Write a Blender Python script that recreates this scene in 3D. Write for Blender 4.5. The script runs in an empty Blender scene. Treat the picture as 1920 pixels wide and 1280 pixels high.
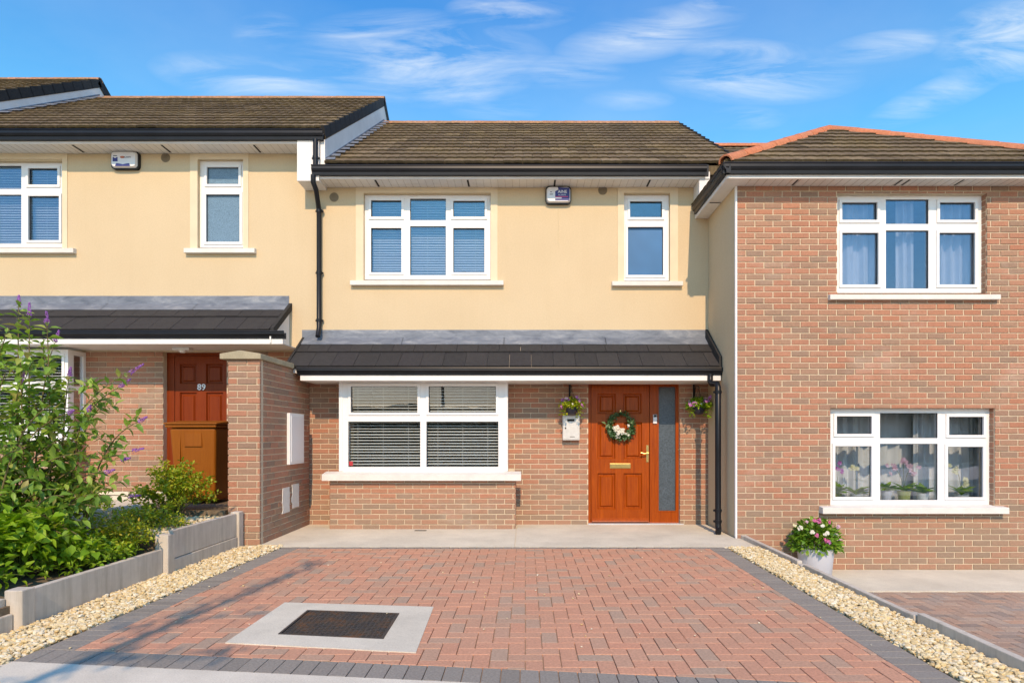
import bpy, bmesh, math, random
from mathutils import Vector, Matrix, noise
import numpy as np

S = bpy.context.scene
C = S.collection
# ------------------------------------------------------------------ camera
F, CX, HY, H = 1165.0, 985.0, 815.0, 1.27
cam_d = bpy.data.cameras.new("camera")
cam = bpy.data.objects.new("camera", cam_d)
C.objects.link(cam)
cam.location = (0, 0, H)
cam.rotation_euler = (math.radians(90), 0, 0)
cam_d.sensor_width = 36.0
cam_d.lens = F / 1920 * 36
cam_d.shift_x = -(CX - 960) / 1920
cam_d.shift_y = (HY - 640) / 1920
cam_d.clip_start = 0.05
cam_d.clip_end = 3000
S.camera = cam
# ------------------------------------------------------------------ light
SUN_X, SUN_Z = -0.03, -0.78          # direction of travel per metre of +Y
sd = bpy.data.lights.new("sun", 'SUN')
sd.energy = 2.0
sd.angle = math.radians(0.5)
sd.color = (1.0, 0.93, 0.82)
sun = bpy.data.objects.new("sun", sd)
C.objects.link(sun)
sun.rotation_euler = Vector((SUN_X, 1, SUN_Z)).to_track_quat('-Z', 'Y').to_euler()
sun.location = (0, -20, 20)
S.view_settings.view_transform = 'Standard'
S.view_settings.look = 'None'
S.view_settings.exposure = 0.80
S.view_settings.gamma = 1.0
S.view_settings.use_curve_mapping = False
S.view_settings.use_white_balance = True
S.view_settings.white_balance_temperature = 9800
S.view_settings.white_balance_tint = 22
S.cycles.max_bounces = 8
S.cycles.transparent_max_bounces = 12
S.cycles.use_denoising = True

W = bpy.data.worlds.new("World")
S.world = W
W.use_nodes = True
nt = W.node_tree
nt.nodes.clear()
def N(nt, typ, **kw):
    n = nt.nodes.new(typ)
    for k, v in kw.items():
        setattr(n, k, v)
    return n
def M2(nt, op, a, b=None, c=None, clamp=False):
    n = nt.nodes.new('ShaderNodeMath'); n.operation = op; n.use_clamp = clamp
    for i, v in enumerate((a, b, c)):
        if v is None: continue
        if isinstance(v, (int, float)): n.inputs[i].default_value = v
        else: nt.links.new(v, n.inputs[i])
    return n.outputs[0]
def build_world():
    L = nt.links
    sky = N(nt, 'ShaderNodeTexSky', sky_type='NISHITA', sun_disc=False)
    sky.sun_elevation = math.atan2(-SUN_Z, 1)
    sky.sun_rotation = math.radians(180)
    sky.air_density = 1.0; sky.dust_density = 0.3; sky.ozone_density = 2.0
    tc = N(nt, 'ShaderNodeTexCoord')
    sep = N(nt, 'ShaderNodeSeparateXYZ'); L.new(tc.outputs['Generated'], sep.inputs[0])
    ay = M2(nt, 'MAXIMUM', M2(nt, 'ABSOLUTE', sep.outputs[1]), 0.02)
    u = M2(nt, 'DIVIDE', sep.outputs[0], ay)
    v = M2(nt, 'DIVIDE', sep.outputs[2], ay)
    # colour grade of the clear sky: deeper and more saturated with height
    hs = N(nt, 'ShaderNodeHueSaturation'); hs.inputs['Saturation'].default_value = 1.25
    L.new(sky.outputs[0], hs.inputs['Color'])
    ramp = N(nt, 'ShaderNodeValToRGB')
    mr = N(nt, 'ShaderNodeMapRange'); L.new(sep.outputs[2], mr.inputs[0])
    mr.inputs[1].default_value = 0.0; mr.inputs[2].default_value = 0.62
    L.new(mr.outputs[0], ramp.inputs[0])
    e = ramp.color_ramp.elements
    e[0].position = 0; e[0].color = (1.0, 1.0, 1.12, 1)
    em = e.new(.62); em.color = SKY_LO
    em = e.new(.30); em.color = (.85, 1.02, 1.15, 1)
    e = [e[0], e[len(e) - 1]]
    e[1].position = 1; e[1].color = SKY_HI
    mul = N(nt, 'ShaderNodeMixRGB', blend_type='MULTIPLY'); mul.inputs[0].default_value = 1
    L.new(hs.outputs[0], mul.inputs[1]); L.new(ramp.outputs[0], mul.inputs[2])
    # clouds
    comb = N(nt, 'ShaderNodeCombineXYZ'); L.new(u, comb.inputs[0]); L.new(v, comb.inputs[1])
    mp = N(nt, 'ShaderNodeMapping'); mp.inputs['Rotation'].default_value = (0, 0, math.radians(-12))
    mp.inputs['Scale'].default_value = (2.6, 13.0, 1)
    L.new(comb.outputs[0], mp.inputs[0])
    nz = N(nt, 'ShaderNodeTexNoise'); nz.inputs['Scale'].default_value = 1.6
    nz.inputs['Detail'].default_value = 9; nz.inputs['Roughness'].default_value = 0.62
    nz.inputs['Distortion'].default_value = 0.7
    L.new(mp.outputs[0], nz.inputs['Vector'])
    tot = None
    for (px, py, sx, sy, rot, amp) in CLOUDS:
        cu, cv = (px - CX) / F, (HY - py) / F
        c, s_ = math.cos(math.radians(rot)), math.sin(math.radians(rot))
        du = M2(nt, 'SUBTRACT', u, cu); dv = M2(nt, 'SUBTRACT', v, cv)
        a = M2(nt, 'ADD', M2(nt, 'MULTIPLY', du, c / (sx / F)), M2(nt, 'MULTIPLY', dv, s_ / (sx / F)))
        b = M2(nt, 'ADD', M2(nt, 'MULTIPLY', du, -s_ / (sy / F)), M2(nt, 'MULTIPLY', dv, c / (sy / F)))
        r = M2(nt, 'SQRT', M2(nt, 'ADD', M2(nt, 'MULTIPLY', a, a), M2(nt, 'MULTIPLY', b, b)))
        m = M2(nt, 'MULTIPLY', M2(nt, 'SUBTRACT', 1.0, r, clamp=True), amp * .85)
        tot = m if tot is None else M2(nt, 'MAXIMUM', tot, m)
    n1 = N(nt, 'ShaderNodeMapRange'); L.new(nz.outputs[0], n1.inputs[0])
    n1.inputs[1].default_value = 0.40; n1.inputs[2].default_value = 0.82
    k = M2(nt, 'MULTIPLY', M2(nt, 'POWER', tot, 0.8), n1.outputs[0], clamp=True)
    # thin high cloud over the whole dome
    zz = M2(nt, 'ADD', M2(nt, 'MAXIMUM', sep.outputs[2], 0.0), 0.12)
    cb = N(nt, 'ShaderNodeCombineXYZ'); L.new(M2(nt, 'DIVIDE', sep.outputs[0], zz), cb.inputs[0]); L.new(M2(nt, 'DIVIDE', sep.outputs[1], zz), cb.inputs[1])
    n2 = N(nt, 'ShaderNodeTexNoise'); n2.inputs['Scale'].default_value = .9; n2.inputs['Detail'].default_value = 7; n2.inputs['Roughness'].default_value = .55
    L.new(cb.outputs[0], n2.inputs['Vector'])
    n3 = N(nt, 'ShaderNodeMapRange'); L.new(n2.outputs[0], n3.inputs[0]); n3.inputs[1].default_value = .42; n3.inputs[2].default_value = .8
    k = M2(nt, 'ADD', k, M2(nt, 'MULTIPLY', n3.outputs[0], 0.14), clamp=True)
    mix = N(nt, 'ShaderNodeMixRGB'); L.new(k, mix.inputs[0])
    L.new(mul.outputs[0], mix.inputs[1]); mix.inputs[2].default_value = CLOUD_COL
    bg = N(nt, 'ShaderNodeBackground'); bg.inputs[1].default_value = 0.15
    L.new(mix.outputs[0], bg.inputs[0])
    out = N(nt, 'ShaderNodeOutputWorld'); L.new(bg.outputs[0], out.inputs[0])
SKY_LO = (0.30, 1.18, 1.34, 1)
SKY_HI = (0.04, 0.92, 1.42, 1)
CLOUD_COL = (4.0, 5.2, 5.9, 1)
CLOUDS = [(790, 110, 260, 95, -4, .9), (860, 165, 130, 40, 0, .7), (680, 65, 130, 30, 0, .6), (960, 20, 130, 40, 0, .7),
          (480, 150, 210, 50, -8, .6), (1220, 65, 190, 50, 12, .8), (1430, 145, 200, 55, 0, .8), (1060, 135, 120, 35, 0, .5),
          (1660, 88, 130, 32, 8, .7), (1890, 60, 150, 70, 14, .9), (1900, 110, 140, 45, 10, .9), (1760, 180, 160, 35, 22, .7),
          (1180, 188, 90, 22, 0, .5), (1400, 222, 80, 25, 0, .45), (1345, 5, 100, 22, 12, .6), (500, 60, 70, 40, 0, .35),
          (1400, 95, 180, 26, -5, .5), (930, 210, 90, 20, 0, .4)]
build_world()

# ------------------------------------------------------------------ materials
def new_mat(name):
    m = bpy.data.materials.new(name); m.use_nodes = True
    t = m.node_tree; b = t.nodes['Principled BSDF']
    return m, t, b
def coords(t, scale=(1, 1, 1), kind='geo'):
    if kind == 'geo':
        g = t.nodes.new('ShaderNodeNewGeometry').outputs['Position']
    else:
        g = t.nodes.new('ShaderNodeTexCoord').outputs['Object']
    mp = t.nodes.new('ShaderNodeMapping'); mp.inputs['Scale'].default_value = scale
    t.links.new(g, mp.inputs[0]); return mp.outputs[0]
def noise_n(t, vec, scale, detail=5, rough=.6, dist=0):
    n = t.nodes.new('ShaderNodeTexNoise'); n.inputs['Scale'].default_value = scale
    n.inputs['Detail'].default_value = detail; n.inputs['Roughness'].default_value = rough
    n.inputs['Distortion'].default_value = dist
    t.links.new(vec, n.inputs['Vector']); return n.outputs[0]
def ramp_n(t, fac, stops, interp='LINEAR'):
    r = t.nodes.new('ShaderNodeValToRGB'); r.color_ramp.interpolation = interp
    e = r.color_ramp.elements
    while len(e) > 1: e.remove(e[-1])
    for i, (p, c) in enumerate(stops):
        x = e[0] if i == 0 else e.new(p)
        x.position = p; x.color = (*c, 1) if len(c) == 3 else c
    t.links.new(fac, r.inputs[0]); return r.outputs[0]
def mixc(t, fac, a, b, mode='MIX'):
    n = t.nodes.new('ShaderNodeMixRGB'); n.blend_type = mode
    for i, v in enumerate((fac, a, b)):
        if isinstance(v, (int, float)): n.inputs[i].default_value = v
        elif isinstance(v, tuple): n.inputs[i].default_value = (*v, 1) if len(v) == 3 else v
        else: t.links.new(v, n.inputs[i])
    return n.outputs[0]
def bump(t, b, h, strength, dist=.01):
    n = t.nodes.new('ShaderNodeBump'); n.inputs['Strength'].default_value = strength
    n.inputs['Distance'].default_value = dist
    t.links.new(h, n.inputs['Height']); t.links.new(n.outputs[0], b.inputs['Normal'])
def rnd(t):
    a = t.nodes.new('ShaderNodeObjectInfo').outputs['Random']
    b = t.nodes.new('ShaderNodeNewGeometry').outputs['Random Per Island']
    s = t.nodes.new('ShaderNodeMath'); s.operation = 'ADD'
    t.links.new(a, s.inputs[0]); t.links.new(b, s.inputs[1])
    f = t.nodes.new('ShaderNodeMath'); f.operation = 'FRACT'; t.links.new(s.outputs[0], f.inputs[0])
    return f.outputs[0]
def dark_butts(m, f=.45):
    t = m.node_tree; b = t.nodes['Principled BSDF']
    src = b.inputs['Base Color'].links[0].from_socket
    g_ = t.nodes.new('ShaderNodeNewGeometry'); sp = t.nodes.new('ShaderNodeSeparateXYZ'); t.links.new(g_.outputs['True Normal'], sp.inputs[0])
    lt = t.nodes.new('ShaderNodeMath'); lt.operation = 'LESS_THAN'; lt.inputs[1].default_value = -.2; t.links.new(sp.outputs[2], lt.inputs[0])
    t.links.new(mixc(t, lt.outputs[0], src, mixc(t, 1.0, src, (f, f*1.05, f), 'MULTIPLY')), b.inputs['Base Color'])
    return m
def simple(name, col, rough=.6, var=.12, nscale=6, bstr=0, bscale=60, spec=.5, metal=0, coat=0):
    m, t, b = new_mat(name)
    v = coords(t)
    n = noise_n(t, v, nscale)
    lo = tuple(c * (1 - var) for c in col); hi = tuple(min(1, c * (1 + var)) for c in col)
    t.links.new(ramp_n(t, n, [(.3, lo), (.7, hi)]), b.inputs['Base Color'])
    b.inputs['Roughness'].default_value = rough
    b.inputs['Specular IOR Level'].default_value = spec
    b.inputs['Metallic'].default_value = metal
    b.inputs['Coat Weight'].default_value = coat
    if bstr:
        bump(t, b, noise_n(t, v, bscale, 4), bstr, .004)
    return m
def piece_mat(name, stops, rough=.85, nscale=40, grain=.3, bstr=.3, dirt=.25, spec=.3, interp='LINEAR', dcol=(.5, .5, .48), damp=False):
    m, t, b = new_mat(name)
    v = coords(t)
    base = ramp_n(t, rnd(t), stops, interp)
    n = noise_n(t, v, nscale, 6, .7)
    g = ramp_n(t, n, [(.25, (1 - grain,) * 3), (.75, (1 + grain * .5,) * 3)])
    c = mixc(t, 1.0, base, g, 'MULTIPLY')
    big = ramp_n(t, noise_n(t, v, 1.1, 5, .65), [(.45, (0, 0, 0)), (.75, (1, 1, 1))])
    f = t.nodes.new('ShaderNodeMath'); f.operation = 'MULTIPLY'; t.links.new(big, f.inputs[0]); f.inputs[1].default_value = dirt
    c = mixc(t, f.outputs[0], c, mixc(t, 1.0, c, dcol, 'MULTIPLY'))
    if damp:   # dull splash-stained courses near the ground, ragged upper edge
        sp = t.nodes.new('ShaderNodeSeparateXYZ'); t.links.new(v, sp.inputs[0])
        ad = t.nodes.new('ShaderNodeMath'); ad.operation = 'MULTIPLY_ADD'; t.links.new(noise_n(t, v, 3.5, 5, .7), ad.inputs[0]); ad.inputs[1].default_value = -.7; t.links.new(sp.outputs[2], ad.inputs[2])
        k = ramp_n(t, ad.outputs[0], [(.0, (1, 1, 1)), (.14, (0, 0, 0))])
        c = mixc(t, mixc(t, 1.0, k, (.55, .55, .55), 'MULTIPLY'), c, mixc(t, .5, c, (.26, .22, .16)))
        wsh = ramp_n(t, noise_n(t, coords(t, (1, 1, 1.6)), .8, 6, .7), [(.58, (0, 0, 0)), (.72, (.22, .22, .22))])
        c = mixc(t, wsh, c, (.62, .55, .47))
    t.links.new(c, b.inputs['Base Color'])
    b.inputs['Roughness'].default_value = rough
    b.inputs['Specular IOR Level'].default_value = spec
    bump(t, b, n, bstr, .004)
    return m
MT = {}
BR = [(.0, (0.463, 0.192, 0.119)), (.18, (0.481, 0.220, 0.143)), (.36, (0.455, 0.204, 0.130)), (.50, (0.440, 0.228, 0.152)), (.64, (0.398, 0.222, 0.150)),
      (.76, (0.360, 0.214, 0.149)), (.88, (0.318, 0.201, 0.145)), (1., (0.472, 0.200, 0.127))]
MT['brick'] = piece_mat('brick_clay', BR, damp=True, dirt=.25, nscale=55, grain=.28)
MT['mortar'] = simple('mortar', (.62, .50, .36), .95, .10, 12, .5, 90)
def render_mat():
    m, t, b = new_mat('yellow_render')
    v = coords(t)
    a = noise_n(t, v, .9, 6, .6)
    c = ramp_n(t, a, [(.3, (.610, .472, .312)), (.7, (.645, .506, .340))])
    st = noise_n(t, coords(t, (5, 5, .35)), 1.6, 5, .6)
    stc = ramp_n(t, st, [(.50, (1, 1, 1)), (.95, (.97, .965, .95))])
    c = mixc(t, 1.0, c, stc, 'MULTIPLY')
    gr = ramp_n(t, noise_n(t, v, 55, 4, .7), [(.3, (.93, .93, .92)), (.7, (1.04, 1.04, 1.03))])
    c = mixc(t, 1.0, c, gr, 'MULTIPLY')
    t.links.new(c, b.inputs['Base Color']); b.inputs['Roughness'].default_value = .95
    b.inputs['Specular IOR Level'].default_value = .15
    bump(t, b, noise_n(t, v, 70, 5, .7), .5, .004)
    return m
MT['render'] = render_mat()
MT['band'] = simple('cream_plaster_band', (.72, .59, .42), .9, .06, 3, .2, 80)
MT['pvc'] = simple('white_pvc', (.80, .80, .79), .35, .03, 2, spec=.5)
MT['whitepaint'] = simple('white_painted_board', (.74, .73, .71), .6, .07, 3)
MT['soffit'] = simple('white_soffit', (.72, .70, .66), .6, .06, 4)
MT['groove'] = simple('soffit_groove', (.42, .38, .33), .8)
MT['sill'] = simple('painted_concrete_sill', (.69, .665, .62), .8, .08, 5, .3, 60)
MT['black'] = simple('black_gutter_plastic', (.008, .009, .012), .38, .3, 4, spec=.3)
MT['dark'] = simple('dark_void', (.02, .017, .012), .9)
MT['tile'] = piece_mat('weathered_roof_tile', [(0, (.16, .108, .062)), (.35, (.21, .148, .085)), (.6, (.13, .09, .052)), (.8, (.26, .185, .11)), (1, (.18, .125, .072))],
                       nscale=28, grain=.55, bstr=.8, dirt=.8, dcol=(1.12, 1.08, .72))
dark_butts(MT['tile'])   # shadow line under each row, painted as darker lower tile edges
MT['canopy'] = piece_mat('charcoal_slate_tile', [(0, (.030, .029, .030)), (.5, (.038, .036, .036)), (1, (.033, .031, .033))],
                         nscale=18, grain=.3, bstr=.4, dirt=.3, rough=.75, dcol=(1.5, 1.4, 1.35))
MT['verge'] = simple('black_verge_tile', (.02, .019, .018), .8, .3, 12, .4, 50)
MT['ridge'] = piece_mat('terracotta_ridge', [(0, (.62, .19, .09)), (.5, (.66, .24, .13)), (1, (.56, .20, .11))], nscale=22, grain=.3, dirt=.5, dcol=(.75, .72, .5))
MT['ridgeold'] = piece_mat('weathered_ridge', [(0, (.44, .20, .11)), (.5, (.50, .25, .15)), (1, (.38, .20, .12))], nscale=22, grain=.5, dirt=.8, dcol=(.75, .85, .55))
def lead_mat():
    m, t, b = new_mat('lead_flashing')
    v = coords(t, (1, 1, 3))
    a = noise_n(t, v, 3.5, 7, .7, .6)
    t.links.new(ramp_n(t, a, [(.3, (.10, .125, .16)), (.55, (.20, .23, .27)), (.72, (.33, .35, .37))]), b.inputs['Base Color'])
    b.inputs['Roughness'].default_value = .6; b.inputs['Metallic'].default_value = .25
    bump(t, b, a, .3, .01)
    return m
MT['lead'] = lead_mat()
PV = [(0, (0.672, 0.305, 0.197)), (.2, (0.634, 0.315, 0.206)), (.4, (0.672, 0.324, 0.210)), (.55, (0.595, 0.324, 0.218)), (.68, (0.643, 0.305, 0.197)), (.82, (0.538, 0.329, 0.231)), (.94, (0.470, 0.324, 0.239)), (1, (0.653, 0.315, 0.202))]
MT['paver'] = piece_mat('red_block_paver', PV, nscale=60, grain=.35, bstr=.5, dirt=.45, dcol=(.78, .80, .80))
MT['charcoal'] = piece_mat('charcoal_block_paver', [(0, (.26, .232, .20)), (.5, (.31, .278, .242)), (1, (.285, .253, .22))], nscale=70, grain=.4, bstr=.5, dirt=.3, dcol=(1.2, 1.15, 1.05))
MT['joint'] = simple('joint_sand', (.40, .29, .22), .95, .22, 9, .3, 80)
MT['paver2'] = piece_mat('mixed_paver', [(0, (0.429, 0.275, 0.204)), (.25, (0.520, 0.375, 0.288)), (.5, (0.312, 0.237, 0.198)), (.75, (0.546, 0.325, 0.228)), (1, (0.390, 0.312, 0.264))], nscale=60, grain=.35, bstr=.4, dirt=.3)
def concrete(name, col, var=.14):
    m, t, b = new_mat(name)
    v = coords(t)
    a = noise_n(t, v, 1.7, 8, .68)
    c = ramp_n(t, a, [(.3, tuple(x * (1 - var) for x in col)), (.7, tuple(min(1, x * (1 + var)) for x in col))])
    s = ramp_n(t, noise_n(t, v, 120, 3, .6), [(.3, (0.85, 0.85, 0.84)), (.6, (1.03, 1.03, 1.03))])
    c = mixc(t, 1.0, c, s, 'MULTIPLY')
    t.links.new(c, b.inputs['Base Color']); b.inputs['Roughness'].default_value = .92
    b.inputs['Specular IOR Level'].default_value = .2
    bump(t, b, noise_n(t, v, 45, 7, .7), .4, .004)
    return m
MT['slab'] = concrete('pale_concrete', (0.66, 0.60, 0.49))
MT['pavement'] = concrete('brushed_pavement', (0.68, 0.62, 0.52))
MT['surround'] = concrete('concrete_surround', (0.64, 0.59, 0.49), .12)
def panel_mat():
    m, t, b = new_mat('weathered_concrete_panel')
    v = coords(t)
    a = noise_n(t, v, 2.5, 7, .7)
    c = ramp_n(t, a, [(.3, (0.50, 0.44, 0.375)), (.7, (0.64, 0.575, 0.49))])
    s = ramp_n(t, noise_n(t, coords(t, (9, 9, .6)), 2.0, 5, .7), [(.45, (1, 1, 1)), (.75, (0.72, 0.71, 0.68))])
    c = mixc(t, 1.0, c, s, 'MULTIPLY')
    t.links.new(c, b.inputs['Base Color']); b.inputs['Roughness'].default_value = .93
    b.inputs['Specular IOR Level'].default_value = .2
    bump(t, b, noise_n(t, v, 50, 6, .7), .4, .004)
    return m
MT['panel'] = panel_mat()
MT['coping'] = concrete('coping_concrete', (0.36, 0.31, 0.215), .35)
MT['pebble'] = piece_mat('golden_pebble', [(0, (0.74, 0.54, 0.26)), (.2, (0.8, 0.67, 0.43)), (.4, (0.66, 0.44, 0.19)), (.6, (0.84, 0.77, 0.6)), (.8, (0.74, 0.6, 0.38)), (1, (0.58, 0.42, 0.22))], nscale=60, grain=.2, bstr=.3, dirt=.1)
MT['sand'] = simple('golden_grit', (0.5, 0.38, 0.22), .95, .3, 40, .6, 120)
def wood(name, lo, hi, rough=.35):
    m, t, b = new_mat(name)
    v = coords(t, (28, 28, 1.3))
    a = noise_n(t, v, 1.6, 7, .65, 1.1)
    t.links.new(ramp_n(t, a, [(.25, lo), (.75, hi)]), b.inputs['Base Color'])
    b.inputs['Roughness'].default_value = rough
    b.inputs['Specular IOR Level'].default_value = .22
    bump(t, b, a, .08, .002)
    return m
MT['doorwood'] = wood('orange_varnished_wood', (0.22, 0.028, 0.003), (0.47, 0.084, 0.007))
MT['mahogany'] = wood('mahogany_wood', (0.17, 0.022, 0.005), (0.27, 0.045, 0.008))
MT['brass'] = simple('brass', (0.75, 0.52, 0.2), .28, .1, 8, metal=1)
MT['steel'] = simple('brushed_steel', (0.62, 0.6, 0.57), .4, .08, 20, metal=.25)
MT['alu'] = simple('aluminium_threshold', (0.62, 0.63, 0.65), .4, .05, 8, metal=.4)
def iron_mat():
    m, t, b = new_mat('rusty_cast_iron')
    v = coords(t)
    a = noise_n(t, v, 7, 7, .75)
    t.links.new(ramp_n(t, a, [(.35, (0.045, 0.046, 0.05)), (.52, (0.075, 0.06, 0.05)), (.66, (0.17, 0.075, 0.035))]), b.inputs['Base Color'])
    b.inputs['Roughness'].default_value = .6; b.inputs['Metallic'].default_value = .3
    return m
MT['iron'] = iron_mat()
MT['bin'] = wood('brown_bin_plastic', (0.25, 0.062, 0.006), (0.34, 0.098, 0.01), .5)
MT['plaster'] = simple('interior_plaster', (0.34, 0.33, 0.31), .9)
MT['slat'] = simple('blind_slat', (0.80, 0.80, 0.77), .5, .03)
MT['curtain'] = simple('sheer_curtain', (0.70, 0.72, 0.76), .9, .05)
MT['soil'] = simple('garden_soil', (0.17, 0.12, 0.075), .95, .4, 20, .8, 60)
MT['grass'] = simple('grass_ground', (0.06, 0.09, 0.03), .95, .3, 5)
MT['asphalt'] = simple('asphalt', (0.05, 0.05, 0.05), .9, .2, 20, .4, 120)
MT['pot'] = simple('pale_grey_pot', (0.5, 0.52, 0.58), .55, .05, 5)
MT['basket'] = simple('dark_plastic_bowl', (0.02, 0.022, 0.04), .4)
MT['potwhite'] = simple('white_ceramic', (0.66, 0.68, 0.7), .3)
MT['potgreen'] = simple('green_glass_pot', (0.3, 0.33, 0.1), .3)
MT['red'] = simple('red_sticker', (0.5, 0.03, 0.04), .5)
MT['navy'] = simple('navy_print', (0.015, 0.03, 0.18), .5, .05)
MT['alarmwhite'] = simple('alarm_white', (0.7, 0.71, 0.73), .4, .03)
MT['magenta'] = simple('magenta_print', (0.55, 0.04, 0.16), .5, .03)
MT['orangeprint'] = simple('orange_print', (0.5, 0.13, 0.06), .5, .03)
MT['darkprint'] = simple('dark_print', (0.03, 0.03, 0.05), .5)
MT['grey'] = simple('grey_vent', (0.24, 0.19, 0.13), .8, .1, 20)
MT['stem'] = simple('woody_stem', (0.16, 0.12, 0.05), .9, .3, 30)
MT['greenstem'] = simple('green_stem', (0.12, 0.16, 0.04), .8, .2, 30)
MT['bark'] = simple('bark', (0.12, 0.09, 0.06), .95, .3, 15, .8, 40)
MT['cable'] = simple('thin_cable', (0.6, 0.5, 0.33), .8)
def glass_mat(name, lo, hi, tint=(.9, .95, 1.0), rough=0.0, body=(0.86, 0.9, 0.9)):
    m = bpy.data.materials.new(name); m.use_nodes = True
    t = m.node_tree; t.nodes.clear()
    tr = t.nodes.new('ShaderNodeBsdfTransparent'); tr.inputs[0].default_value = (*body, 1)
    gl = t.nodes.new('ShaderNodeBsdfGlossy'); gl.inputs[0].default_value = (*tint, 1); gl.inputs['Roughness'].default_value = rough
    lw = t.nodes.new('ShaderNodeLayerWeight'); lw.inputs[0].default_value = .25
    mr = t.nodes.new('ShaderNodeMapRange'); mr.inputs[3].default_value = lo; mr.inputs[4].default_value = hi
    t.links.new(lw.outputs['Facing'], mr.inputs[0])
    mx = t.nodes.new('ShaderNodeMixShader'); t.links.new(mr.outputs[0], mx.inputs[0])
    t.links.new(tr.outputs[0], mx.inputs[1]); t.links.new(gl.outputs[0], mx.inputs[2])
    # slight waviness of real double glazing
    g = t.nodes.new('ShaderNodeNewGeometry')
    n = t.nodes.new('ShaderNodeTexNoise'); n.inputs['Scale'].default_value = 1.3; n.inputs['Detail'].default_value = 1
    t.links.new(g.outputs['Position'], n.inputs['Vector'])
    bp = t.nodes.new('ShaderNodeBump'); bp.inputs['Strength'].default_value = .15; bp.inputs['Distance'].default_value = .02
    t.links.new(n.outputs[0], bp.inputs['Height']); t.links.new(bp.outputs[0], gl.inputs['Normal'])
    o = t.nodes.new('ShaderNodeOutputMaterial'); t.links.new(mx.outputs[0], o.inputs[0])
    return m
MT['glass'] = glass_mat('window_glass', .24, .9, (0.2, 0.38, 0.48), body=(.93, .96, 1.0))
MT['glass_low'] = glass_mat('window_glass_low', .045, .9, (0.85, 0.8, 0.84), body=(.91, .94, .95))
def frosted(name, col, rough=.25, bs=1.0, scale=90):
    m, t, b = new_mat(name)
    v = coords(t)
    n = noise_n(t, v, scale, 3, .6)
    t.links.new(ramp_n(t, n, [(.35, tuple(c * .75 for c in col)), (.65, tuple(c * 1.3 for c in col))]), b.inputs['Base Color'])
    b.inputs['Roughness'].default_value = rough; b.inputs['Specular IOR Level'].default_value = .8
    b.inputs['Specular IOR Level'].default_value = .45
    bump(t, b, n, bs, .003)
    return m
MT['frost'] = frosted('frosted_glass', (0.12, 0.22, 0.3), .3, .5)
MT['frostblue'] = frosted('frosted_glass_smooth', (0.02, 0.17, 0.38), .35, .03, .6)  # deep blue of the reflected sky is put into the pane colour
MT['frostdoor'] = frosted('obscure_door_glass', (0.065, 0.09, 0.11), .3, 1.0, 55)
def leaf_mat(name, stops, trans=.35):
    m, t, b = new_mat(name)
    c = ramp_n(t, rnd(t), stops)
    t.links.new(c, b.inputs['Base Color']); b.inputs['Roughness'].default_value = .45
    b.inputs['Specular IOR Level'].default_value = .4
    tl = t.nodes.new('ShaderNodeBsdfTranslucent')
    c2 = mixc(t, 1.0, c, (1.2, 1.2, .6), 'MULTIPLY')
    t.links.new(c2, tl.inputs[0])
    mx = t.nodes.new('ShaderNodeMixShader'); mx.inputs[0].default_value = trans
    t.links.new(b.outputs[0], mx.inputs[1]); t.links.new(tl.outputs[0], mx.inputs[2])
    t.links.new(mx.outputs[0], t.nodes['Material Output'].inputs[0])
    return m
MT['leaf'] = leaf_mat('buddleia_leaf', [(0, (0.100, 0.225, 0.037)), (.5, (0.188, 0.362, 0.056)), (.85, (0.338, 0.500, 0.100)), (1, (0.350, 0.312, 0.100))])
MT['leafbright'] = leaf_mat('bright_leaf', [(0, (0.134, 0.303, 0.022)), (.6, (0.224, 0.426, 0.034)), (1, (0.336, 0.515, 0.056))])
MT['leafyellow'] = leaf_mat('yellow_green_leaf', [(0, (0.168, 0.28, 0.022)), (.5, (0.314, 0.415, 0.034)), (.85, (0.47, 0.47, 0.045)), (1, (0.504, 0.336, 0.045))])
MT['leafmid'] = leaf_mat('mid_green_leaf', [(0, (0.067, 0.202, 0.022)), (.6, (0.134, 0.314, 0.034)), (1, (0.291, 0.448, 0.067))])
MT['purple'] = leaf_mat('purple_flower', [(0, (0.34, 0.1, 0.45)), (.5, (0.45, 0.18, 0.58)), (1, (0.22, 0.07, 0.32))], .2)
MT['pink'] = leaf_mat('pink_petal', [(0, (0.62, 0.1, 0.3)), (.5, (0.7, 0.22, 0.42)), (1, (0.6, 0.05, 0.18))], .2)
MT['magpetal'] = leaf_mat('magenta_petal', [(0, (0.42, 0.05, 0.32)), (.5, (0.55, 0.15, 0.48)), (1, (0.65, 0.35, 0.6))], .2)
MT['white'] = leaf_mat('white_petal', [(0, (0.75, 0.75, 0.7)), (1, (0.8, 0.78, 0.72))], .2)
MT['cream'] = leaf_mat('cream_petal', [(0, (0.75, 0.7, 0.45)), (1, (0.8, 0.76, 0.55))], .2)
MT['palepink'] = leaf_mat('pale_pink_petal', [(0, (0.65, 0.38, 0.52)), (1, (0.75, 0.5, 0.6))], .2)

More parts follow.
